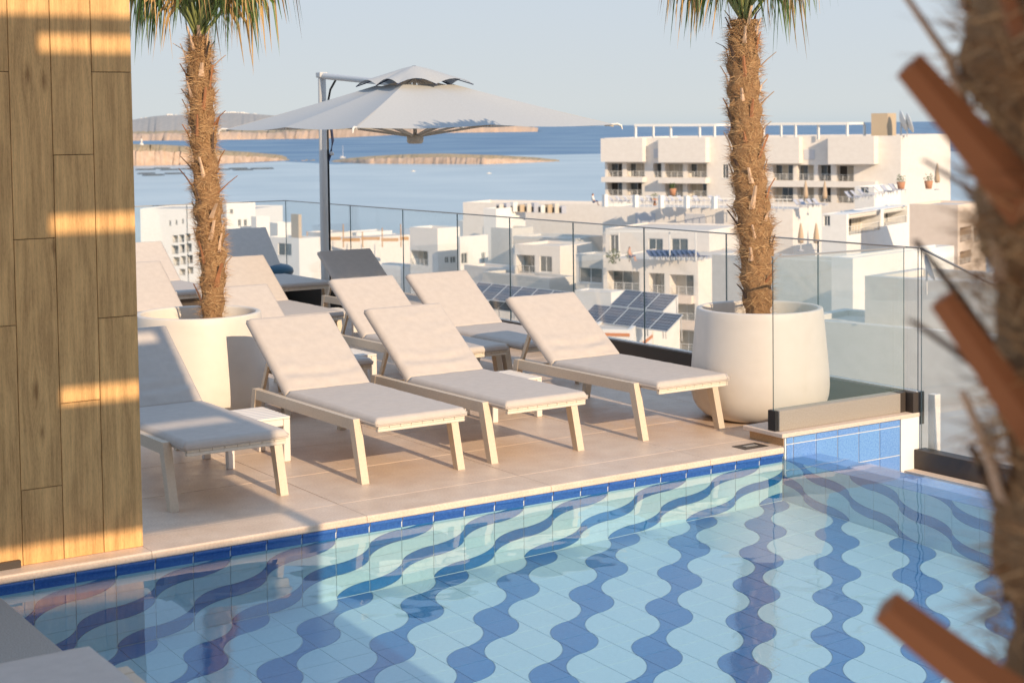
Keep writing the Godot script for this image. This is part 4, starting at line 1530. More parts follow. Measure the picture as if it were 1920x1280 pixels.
# building block: corner at its lower outer edge; face F looks along -x, face S along +z
func block(called: String, label: String, category: String, yaw: float, corner: Vector3, lx: float, lz: float, h: float, wall: String, parapet: float, wins: Array, extra: Array) -> void:
	var o := thing(called, corner, deg_to_rad(yaw), label, category, "houses at the back" if called == "background_house" else "")
	var holes := {"F": [], "S": []}
	for w in wins:
		if w[0] == "shutter": continue
		var deep: float = {"window": 0.22, "door": 0.3, "balcony": 1.5, "loggia": 2.2}[w[0]]
		holes[w[1]].append([w[2], w[3], w[4], w[5], deep])
	var low := -30.0
	var st := st_new()
	st.set_smooth_group(-1)
	# F: u runs away (-z); S: u runs along +x
	var fh := []
	for q in holes.F: fh.append([q[0], q[1], q[2] - low, q[3] - low, q[4]])
	var sh := []
	for q in holes.S: sh.append([q[0], q[1], q[2] - low, q[3] - low, q[4]])
	holed_face(st, Vector3(0, low, 0), Vector3(0, 0, -1), Vector3.UP, Vector3(-1, 0, 0), lz, h - low, fh)
	holed_face(st, Vector3(0, low, 0), Vector3(1, 0, 0), Vector3.UP, Vector3(0, 0, 1), lx, h - low, sh)
	quad(st, Vector3(lx, low, 0), Vector3(lx, h, 0), Vector3(lx, h, -lz), Vector3(lx, low, -lz))
	quad(st, Vector3(lx, low, -lz), Vector3(lx, h, -lz), Vector3(0, h, -lz), Vector3(0, low, -lz))
	# parapet: a rim round a sunk roof
	var t := minf(0.25, minf(lx, lz) * 0.2)
	var deck := h - parapet
	quad(st, Vector3(0, h, 0), Vector3(0, h, -lz), Vector3(t, h, -lz + t), Vector3(t, h, -t))
	quad(st, Vector3(0, h, -lz), Vector3(lx, h, -lz), Vector3(lx - t, h, -lz + t), Vector3(t, h, -lz + t))
	quad(st, Vector3(lx, h, -lz), Vector3(lx, h, 0), Vector3(lx - t, h, -t), Vector3(lx - t, h, -lz + t))
	quad(st, Vector3(lx, h, 0), Vector3(0, h, 0), Vector3(t, h, -t), Vector3(lx - t, h, -t))
	var ring := [Vector3(t, h, -t), Vector3(t, h, -lz + t), Vector3(lx - t, h, -lz + t), Vector3(lx - t, h, -t)]
	for k in 4:
		var a: Vector3 = ring[k]
		var b: Vector3 = ring[(k + 1) % 4]
		quad(st, a, b, Vector3(b.x, deck, b.z), Vector3(a.x, deck, a.z))
	part("wall", done(st), M[wall], o)
	part("roof", box_mesh(Vector3(t, deck - 0.2, -lz + t), Vector3(lx - t, deck + 0.01, -t)), M.roof_pale, o)
	for w in wins:
		opening(o, w, low)
	for e in extra:
		var a0: float = e[3]
		var m := []
		if e[2] == "F":
			m = [Vector3(-e[8], e[5], -e[4]), Vector3(-e[7], e[6], -a0)]
		else:
			m = [Vector3(a0, e[5], e[7]), Vector3(e[4], e[6], e[8])]
		part(e[0], box_mesh(m[0], m[1]), M[e[1]], o)

func face_box(face: String, a0: float, a1: float, v0: float, v1: float, d0: float, d1: float) -> ArrayMesh:
	# d measured inwards from the face
	if face == "F":
		return box_mesh(Vector3(d0, v0, -a1), Vector3(d1, v1, -a0))
	return box_mesh(Vector3(a0, v0, -d1), Vector3(a1, v1, -d0))

func opening(o: Node3D, w: Array, _low: float) -> void:
	var f: String = w[1]
	var a0: float = w[2]
	var a1: float = w[3]
	var v0: float = w[4]
	var v1: float = w[5]
	var wd := a1 - a0
	var hg := v1 - v0
	if w[0] == "shutter":
		part("shutter", face_box(f, a0, a1, v0, v1, -0.05, -0.004), M.shutter, o)
		return
	var n := Node3D.new()
	n.name = w[0] if w[0] != "loggia" else "balcony"
	o.add_child(n, true)
	if w[0] == "window" or w[0] == "door":
		var t := minf(0.07, wd * 0.12)
		for q in [[a0, a0 + t, v0, v1], [a1 - t, a1, v0, v1], [a0 + t, a1 - t, v1 - t, v1], [a0 + t, a1 - t, v0, v0 + t], [(a0 + a1) * 0.5 - t * 0.5, (a0 + a1) * 0.5 + t * 0.5, v0 + t, v1 - t]]:
			part("frame", face_box(f, q[0] + 0.003, q[1] - 0.003, q[2] + 0.003, q[3] - 0.003, 0.10, 0.16), M.frame_white, n)
		part("pane", face_box(f, a0 + 0.01, a1 - 0.01, v0 + 0.01, v1 - 0.01, 0.135, 0.15), M.window_pane, n)
		if w[0] == "window" and wd > 0.8:
			part("sill", face_box(f, a0 - 0.05, a1 + 0.05, v0 - 0.09, v0 - 0.004, -0.06, -0.003), M.frame_white, n)
		return
	# balcony: glass doors at the back with curtains, one dark leaf, rail in front
	var deep := 1.45 if w[0] == "balcony" else 2.15
	var leaves := maxi(2, int(wd / 0.9))
	for k in leaves:
		var p := a0 + wd * (0.14 + 0.86 * k / leaves)
		var q := a0 + wd * (0.14 + 0.86 * (k + 1) / leaves) - 0.05
		var pick := rng.randf()
		part("glass_door", face_box(f, p, q, v0 + 0.02, v1 - hg * 0.06, deep - 0.06, deep - 0.03), M.window_pane if pick < 0.45 else (M.curtain if pick < 0.85 else M.dark_room), n)
		part("door_post", face_box(f, q, q + 0.05, v0 + 0.02, v1 - hg * 0.05, deep - 0.10, deep - 0.02), M.frame_white, n)
	var top := v0 + minf(1.0, hg * 0.42)
	part("rail", face_box(f, a0 + 0.02, a1 - 0.02, top - 0.05, top, 0.05, 0.10), M.frame_white, n)
	for k in 3:
		part("rail_bar", face_box(f, a0 + 0.02, a1 - 0.02, lerpf(v0, top, 0.22 * (k + 1)), lerpf(v0, top, 0.22 * (k + 1)) + 0.03, 0.06, 0.09), M.frame_white, n)
	var posts := maxi(2, int(wd / 0.8))
	for k in posts + 1:
		var p := lerpf(a0 + 0.03, a1 - 0.08, float(k) / posts)
		part("rail_post", face_box(f, p, p + 0.05, v0 + 0.005, top - 0.05, 0.055, 0.095), M.frame_white, n)
	if w[0] == "balcony":
		part("partition", face_box(f, a0 + 0.02, a0 + 0.12, v0 + 0.01, v1 - 0.02, 0.02, deep - 0.11), M.wall_white, n)

func far_lounger(at: Vector3, turn: float, cloth: Material, label: String, group: String) -> void:
	var o := thing("terrace_lounger", at, turn, label, "sun lounger", group)
	var st := st_new()
	bar(st, Vector3(0, 0.34, 0), Vector3(0, 0.34, 1.25), 0.62, 0.06)
	part("seat", done(st), cloth, o)
	st = st_new()
	bar(st, Vector3(0, 0.36, 0), Vector3(0, 0.86, -0.52), 0.62, 0.06, Vector3.BACK)
	part("backrest", done(st), cloth, o)
	for x in [-0.27, 0.27]:
		for z in [0.05, 1.15]:
			part("leg", box_mesh(Vector3(x - 0.03, 0, z - 0.03), Vector3(x + 0.03, 0.31, z + 0.03)), M.frame_white, o)

func dress_town(podium: Array, blue: Array, parasols: Array, pots: Array, posts: Array, units: Array, solar_a: Vector3, solar_b: Vector3, solar_c: Vector3, frame_a: Array, frame_b: Array, dish_a: Vector3, dish_b: Vector3, dish_c: Vector3, site: Array, plants: Array, fence: Array, bather: Vector3, guest: Vector3) -> void:
	# ground the town stands on, sloping to the shore
	var st := st_new()
	quad(st, Vector3(-250, -29.5, -20), Vector3(10, -39.5, -470), Vector3(420, -39.5, -330), Vector3(330, -29.5, 120))
	part("town_ground", done(st), M.town_ground, self).set_meta("kind", "structure")
	var ord := ["first", "second", "third", "fourth", "fifth", "sixth", "seventh", "eighth", "ninth", "tenth", "eleventh", "twelfth", "thirteenth", "fourteenth", "fifteenth", "sixteenth", "seventeenth", "eighteenth", "nineteenth", "twentieth", "twenty-first", "twenty-second", "twenty-third", "twenty-fourth", "twenty-fifth", "twenty-sixth", "twenty-seventh", "twenty-eighth"]
	for k in podium.size():
		far_lounger(podium[k], 0.4 + rng.randf_range(-0.5, 0.5), M.lounger_grey, "tiny pale lounger on the hotel terrace, %s from the left" % ord[k], "loungers on the hotel terrace")
	for k in blue.size():
		far_lounger(blue[k] + Vector3(0.4, 0, 0), 0.15, M.lounger_blue, "small dark blue lounger in the roof row, %s from the left" % ord[k], "blue loungers on the roof")
	for k in parasols.size():
		var o := thing("closed_parasol", parasols[k], 0.0, ["closed tan parasol on the hotel terrace, left of a pair", "closed tan parasol on the hotel terrace, right of a pair", "closed tan parasol in front of the white end wall", "folded tan parasol left behind the glass top rail", "folded tan parasol right behind the glass top rail"][k], "parasol", "closed tan parasols")
		var s := 1.0 if k < 3 else 0.95
		part("folded_canopy", lathe([Vector2(0.0, 2.75 * s), Vector2(0.08, 2.6 * s), Vector2(0.20, 1.9 * s), Vector2(0.29, 1.1 * s), Vector2(0.24, 0.75 * s), Vector2(0.03, 0.72 * s)], 10), M.parasol_tan, o)
		part("pole", lathe([Vector2(0.035, 0.0), Vector2(0.035, 0.8)], 8), M.frame_white, o)
		part("foot", lathe([Vector2(0, 0), Vector2(0.3, 0.0), Vector2(0.3, 0.08), Vector2(0, 0.1)], 12), M.lounger_grey, o)
	for k in pots.size():
		var o := thing("potted_plant", pots[k], 0.0, ["terracotta pot with a green plant before the white pillar", "green potted plant on the hotel terrace behind the railing", "small terracotta pot on the right part of the terrace parapet", "small terracotta pot beside the single parasol"][k], "potted plant", "terrace pots")
		part("pot", lathe([Vector2(0, 0), Vector2(0.28, 0), Vector2(0.42, 0.75), Vector2(0.36, 0.78), Vector2(0, 0.7)], 14), M.terracotta, o)
		leaf_ball(o, Vector3(0, 1.05, 0), 0.5, 90, 300 + k)
	for k in plants.size():
		var o := thing("terrace_shrub", plants[k], 0.0, ["loose green shrub on the roof edge left of the roof lounge", "low green shrub beside the sunbather on the roof"][k], "shrub")
		leaf_ball(o, Vector3(0, 0.5, 0), 0.75 if k == 0 else 0.4, 160, 320 + k)
		part("stem", lathe([Vector2(0.05, -0.1), Vector2(0.03, 0.5)], 6), M.stub_dark, o)
	# roof lounge: slim white posts with a canopy beam
	var pg := thing("roof_pergola", posts[0], 0.0, "slim white pergola over the blue loungers on the roof", "pergola")
	for p in posts:
		st = st_new()
		tube(st, [p - posts[0], p - posts[0] + Vector3(0, 2.75, 0)], [0.07, 0.07], 8)
		part("post", done(st), M.frame_white, pg)
	st = st_new()
	bar(st, Vector3(0, 2.8, 0) + (posts[0] - posts[2]) * 0.12, posts[2] - posts[0] + Vector3(0, 2.8, 0) + (posts[2] - posts[0]) * 0.1, 0.16, 0.14)
	part("beam", done(st), M.frame_white, pg)
	# condensers on the low wing
	for k in units.size():
		var o := thing("condenser_unit", units[k], deg_to_rad(6.0), "boxy air condenser on the low wing roof, %s from the left" % ord[k], "condenser", "condensers on the low wing")
		part("case", chamfer_box(Vector3(-0.4, 0.05, -0.35), Vector3(0.35, 1.0 + 0.15 * (k % 3), 0.35), 0.02), [M.roof_pale, M.lounger_grey, M.frame_white, M.tan_block][k % 4], o)
		part("dark_grille", box_mesh(Vector3(-0.415, 0.15, -0.25), Vector3(-0.405, 0.8, 0.2)), M.dark_room, o)
	# solar panels, each its own module
	solar(solar_a, 5, "in the lower row behind the fourth lounger", 0)
	solar(solar_a + Vector3(1.5, 0.98, -0.4), 3, "in the upper row behind the fourth lounger", 1)
	solar(solar_b, 6, "on the farther roof", 0)
	solar(solar_c, 3, "on the small low rack", 0)
	# white roof frames
	for s in [[frame_a, "open white roof frame on the left half of the hotel roof"], [frame_b, "open white roof frame on the right half of the hotel roof"]]:
		var pts: Array = s[0]
		var o := thing("roof_frame", pts[0], 0.0, s[1], "roof frame")
		for p in pts:
			var d: Vector3 = p - pts[0]
			st = st_new()
			bar(st, d + Vector3(0, -0.3, 0), d + Vector3(0, 1.75, 0), 0.28, 0.28)
			part("post", done(st), M.frame_white, o)
		var e: Vector3 = pts[-1] - pts[0]
		st = st_new()
		bar(st, Vector3(0, 1.75, 0) - e.normalized() * 0.14, e + Vector3(0, 1.75, 0) + e.normalized() * 0.14, 0.34, 0.36)
		part("beam", done(st), M.frame_white, o)
		st = st_new()
		bar(st, Vector3(3.2, 1.75, 0), e + Vector3(3.2, 1.75, 0), 0.3, 0.3)
		part("rear_beam", done(st), M.frame_white, o)
		for p in [Vector3.ZERO, e]:
			st = st_new()
			bar(st, p + Vector3(0.18, 1.75, 0), p + Vector3(3.04, 1.75, 0), 0.3, 0.3)
			part("cross_beam", done(st), M.frame_white, o)
			st = st_new()
			bar(st, p + Vector3(3.2, -0.3, 0), p + Vector3(3.2, 1.6, 0), 0.26, 0.26)
			part("post", done(st), M.frame_white, o)
	for s in [[dish_a, 1.5, "white satellite dish on the hotel roof beside the stair tower, nearer one"], [dish_b, 1.35, "white satellite dish on the hotel roof beside the stair tower, right one"], [dish_c, 0.26, "grey satellite dish on the grey wall seen through the sloping glass"]]:
		var o := thing("satellite_dish", s[0], 0.9, s[2], "satellite dish")
		var r: float = s[1]
		var prof := []
		for k in 7: prof.append(Vector2(r * k / 6.0, 0.28 * r * pow(k / 6.0, 2.0)))
		for k in 7: prof.append(Vector2(r * (6 - k) / 6.0, 0.28 * r * pow((6 - k) / 6.0, 2.0) - 0.04 * r))
		var d := part("dish", lathe(prof, 28), M.frame_white if r > 0.5 else M.shutter, o, Vector3(0, 1.15 * r, 0))
		d.rotation = Vector3(1.25, 0, 0)
		part("mast", lathe([Vector2(0.07 * r, -0.2), Vector2(0.07 * r, 1.1 * r)], 8), M.alu, o)
	# shuttering boards along the open top of the building site
	var bs := thing("site_boards", site[0], 0.0, "orange timber boards along the top edge of the building site", "boards")
	for k in site.size() - 1:
		var a: Vector3 = site[k] - site[0]
		var b: Vector3 = site[k + 1] - site[0]
		st = st_new()
		bar(st, a + Vector3(0, 0.25 + 0.2 * (k % 2), 0.25), a.lerp(b, 0.94) + Vector3(0, 0.25 + 0.2 * (k % 2), 0.25), 0.1, 0.55)
		part("board", done(st), M.timber_orange, bs)
		st = st_new()
		bar(st, a + Vector3(0.2, -1.0, 0.3), a + Vector3(0.2, 1.6 + 0.6 * (k % 3), 0.3), 0.14, 0.14)
		part("upright", done(st), M.timber_orange, bs)
	# terrace railing in front of the pale loungers
	var fr := thing("terrace_railing", fence[0], 0.0, "white railing of thin bars along the hotel terrace edge", "railing")
	for k in fence.size() - 1:
		var a: Vector3 = fence[k] - fence[0]
		var b: Vector3 = fence[k + 1] - fence[0]
		st = st_new()
		bar(st, a + Vector3(0, 1.05, 0), b + Vector3(0, 1.05, 0), 0.08, 0.07)
		part("hand_rail", done(st), M.frame_white, fr)
		part("pillar", box_mesh(a + Vector3(-0.25, -0.1, -0.25), a + Vector3(0.25, 1.25, 0.25)), M.wall_white, fr)
		var n := int(a.distance_to(b) / 0.45)
		for q in range(1, n):
			var p := a.lerp(b, float(q) / n)
			part("bar", box_mesh(p + Vector3(-0.025, 0.0, -0.025), p + Vector3(0.025, 1.01, 0.025)), M.frame_white, fr)
	person(bather, 0.5, "person sunbathing without a shirt on the roof edge beside the blue loungers", true)
	person(guest, 0.9, "person in light clothes sitting at the left end of the hotel terrace", false)

func leaf_ball(o: Node3D, c: Vector3, r: float, count: int, sd: int) -> void:
	var r2 := RandomNumberGenerator.new()
	r2.seed = sd
	var st := st_new()
	st.set_smooth_group(-1)
	for k in count:
		var d := Vector3(r2.randfn(), r2.randfn(), r2.randfn()).normalized() * r * pow(r2.randf(), 0.45)
		var p := c + d
		var u := Vector3(r2.randfn(), r2.randfn(), r2.randfn()).normalized() * r * 0.22
		var v := Vector3(r2.randfn(), r2.randfn(), r2.randfn()).normalized() * r * 0.16
		for q in [p - u, p + v, p + u]: st.add_vertex(q)
	tag(part("leaves", done(st), M.bush_green, o), "", "", "", "stuff")

func solar(at: Vector3, count: int, where: String, shift: int) -> void:
	var ord := ["first", "second", "third", "fourth", "fifth", "sixth"]
	for k in count:
		var o := thing("solar_module", at + Vector3(0.175, 0, 1.66) * (k + shift), 0.0, "dark solar panel %s, %s in line" % [where, ord[k]], "solar module", "solar modules on the roofs")
		var a := Vector3.ZERO
		var u := Vector3(0.175, 0, 1.60)
		var v := Vector3(1.42, 0.92, -0.15)
		var n := u.cross(v).normalized()
		if n.y < 0: n = -n
		var st := st_new()
		st.set_smooth_group(-1)
		quad(st, a + n * 0.02, a + v + n * 0.02, a + u + v + n * 0.02, a + u + n * 0.02)
		quad(st, a - n * 0.02, a + u - n * 0.02, a + u + v - n * 0.02, a + v - n * 0.02)
		part("glass", done(st), M.solar_cell, o)
		for e in [[a, a + u], [a + v, a + u + v], [a, a + v], [a + u, a + u + v]]:
			st = st_new()
			bar(st, e[0], e[1], 0.05, 0.06, n)
			part("frame", done(st), M.alu, o)
		for i in range(1, 6):
			st = st_new()
			bar(st, a + u * (i / 6.0) + n * 0.022, a + u * (i / 6.0) + v + n * 0.022, 0.018, 0.004, n)
			part("cell_line", done(st), M.lounger_grey, o)
		for i in range(1, 6):
			st = st_new()
			bar(st, a + v * (i / 6.0) + n * 0.023, a + v * (i / 6.0) + u + n * 0.023, 0.018, 0.004, n)
			part("cell_line", done(st), M.lounger_grey, o)
		for s in [0.06, 0.94]:
			st = st_new()
			bar(st, a + u * s + v * 0.92 - n * 0.05, a + u * s + v * 0.92 + Vector3(0.1, -1.6, 0), 0.05, 0.05)
			part("leg", done(st), M.alu, o)

# small seated figure: one skin made of tapered limbs, with clothes as parts
func person(at: Vector3, turn: float, label: String, bare: bool) -> void:
	var o := thing("person", at, turn, label, "person")
	var joints := [
		[Vector3(0, 0.42, 0), Vector3(0, 0.70, -0.06), 0.15, 0.16], [Vector3(0, 0.70, -0.06), Vector3(0, 0.95, -0.10), 0.17, 0.15], [Vector3(0, 0.97, -0.10), Vector3(0, 1.08, -0.08), 0.06, 0.055],
		[Vector3(0, 1.10, -0.07), Vector3(0, 1.22, -0.05), 0.095, 0.10],
		[Vector3(-0.18, 0.92, -0.10), Vector3(-0.25, 0.66, -0.02), 0.055, 0.045], [Vector3(-0.25, 0.66, -0.02), Vector3(-0.18, 0.50, 0.2), 0.042, 0.035],
		[Vector3(0.18, 0.92, -0.10), Vector3(0.25, 0.66, -0.02), 0.055, 0.045], [Vector3(0.25, 0.66, -0.02), Vector3(0.18, 0.50, 0.2), 0.042, 0.035],
		[Vector3(-0.09, 0.42, 0.0), Vector3(-0.12, 0.48, 0.42), 0.085, 0.065], [Vector3(-0.12, 0.48, 0.42), Vector3(-0.12, 0.06, 0.50), 0.058, 0.042], [Vector3(-0.12, 0.05, 0.50), Vector3(-0.13, 0.03, 0.68), 0.04, 0.03],
		[Vector3(0.09, 0.42, 0.0), Vector3(0.12, 0.48, 0.42), 0.085, 0.065], [Vector3(0.12, 0.48, 0.42), Vector3(0.12, 0.06, 0.50), 0.058, 0.042], [Vector3(0.12, 0.05, 0.50), Vector3(0.13, 0.03, 0.68), 0.04, 0.03],
	]
	part("body", blob(joints, 0.035, 0.03, 0.0), M.skin, o)
	part("hair", blob([[Vector3(0, 1.17, -0.09), Vector3(0, 1.24, -0.07), 0.09, 0.095]], 0.03, 0.02, 0.008), M.stub_dark, o)
	var low := [joints[8], joints[11], [Vector3(0, 0.42, 0), Vector3(0, 0.52, -0.02), 0.15, 0.15]]
	part("shorts", blob(low, 0.035, 0.03, 0.012), M.lounger_blue, o)
	if not bare:
		part("shirt", blob([joints[0], joints[1], joints[4], joints[6]], 0.035, 0.03, 0.012), M.far_white, o)

# surface nets over the smooth union of tapered capsules
func blob(bones: Array, cell: float, soft: float, grow: float) -> ArrayMesh:
	var lo := Vector3.INF
	var hi := -Vector3.INF
	for b in bones:
		for q in [b[0], b[1]]:
			var r := maxf(b[2], b[3]) + grow + cell * 2.0
			lo = lo.min(q - Vector3(r, r, r))
			hi = hi.max(q + Vector3(r, r, r))
	var n := Vector3i(((hi - lo) / cell).ceil()) + Vector3i.ONE
	var f := PackedFloat32Array()
	f.resize(n.x * n.y * n.z)
	for z in n.z:
		for y in n.y:
			for x in n.x:
				var p := lo + Vector3(x, y, z) * cell
				var d := 9.0
				for b in bones:
					var ab: Vector3 = b[1] - b[0]
					var t := clampf((p - b[0]).dot(ab) / ab.length_squared(), 0.0, 1.0)
					var e: float = p.distance_to(b[0] + ab * t) - lerpf(b[2], b[3], t) - grow
					var h := clampf(0.5 + 0.5 * (d - e) / soft, 0.0, 1.0)
					d = lerpf(d, e, h) - soft * h * (1.0 - h)
				f[x + n.x * (y + n.y * z)] = d
	var id := {}
	var verts := []
	var at := func(x: int, y: int, z: int) -> float: return f[x + n.x * (y + n.y * z)]
	for z in n.z - 1:
		for y in n.y - 1:
			for x in n.x - 1:
				var sum := Vector3.ZERO
				var count := 0
				for e in [[0, 1], [2, 3], [4, 5], [6, 7], [0, 2], [1, 3], [4, 6], [5, 7], [0, 4], [1, 5], [2, 6], [3, 7]]:
					var a := Vector3i(e[0] & 1, (e[0] >> 1) & 1, e[0] >> 2)
					var b := Vector3i(e[1] & 1, (e[1] >> 1) & 1, e[1] >> 2)
					var fa: float = at.call(x + a.x, y + a.y, z + a.z)
					var fb: float = at.call(x + b.x, y + b.y, z + b.z)
					if (fa < 0.0) != (fb < 0.0):
						sum += Vector3(a).lerp(Vector3(b), fa / (fa - fb))
						count += 1
				if count > 0:
					id[Vector3i(x, y, z)] = verts.size()
					verts.append(lo + (Vector3(x, y, z) + sum / count) * cell)
	var st := st_new()
	st.set_smooth_group(0)
	for k in id:
		for axis in 3:
			var u := Vector3i.ZERO
			var v := Vector3i.ZERO
			var w := Vector3i.ZERO
			w[axis] = 1
			u[(axis + 1) % 3] = 1
			v[(axis + 2) % 3] = 1
			var fa: float = at.call(k.x, k.y, k.z)
			var fb: float = at.call(k.x + w.x, k.y + w.y, k.z + w.z)
			if (fa < 0.0) == (fb < 0.0): continue
			if not (id.has(k - u) and id.has(k - v) and id.has(k - u - v)): continue
			var a: Vector3 = verts[id[k - u - v]]
			var b: Vector3 = verts[id[k - v]]
			var c: Vector3 = verts[id[k]]
			var d: Vector3 = verts[id[k - u]]
			if fa < 0.0: quad(st, a, d, c, b)
			else: quad(st, a, b, c, d)
	return done(st)

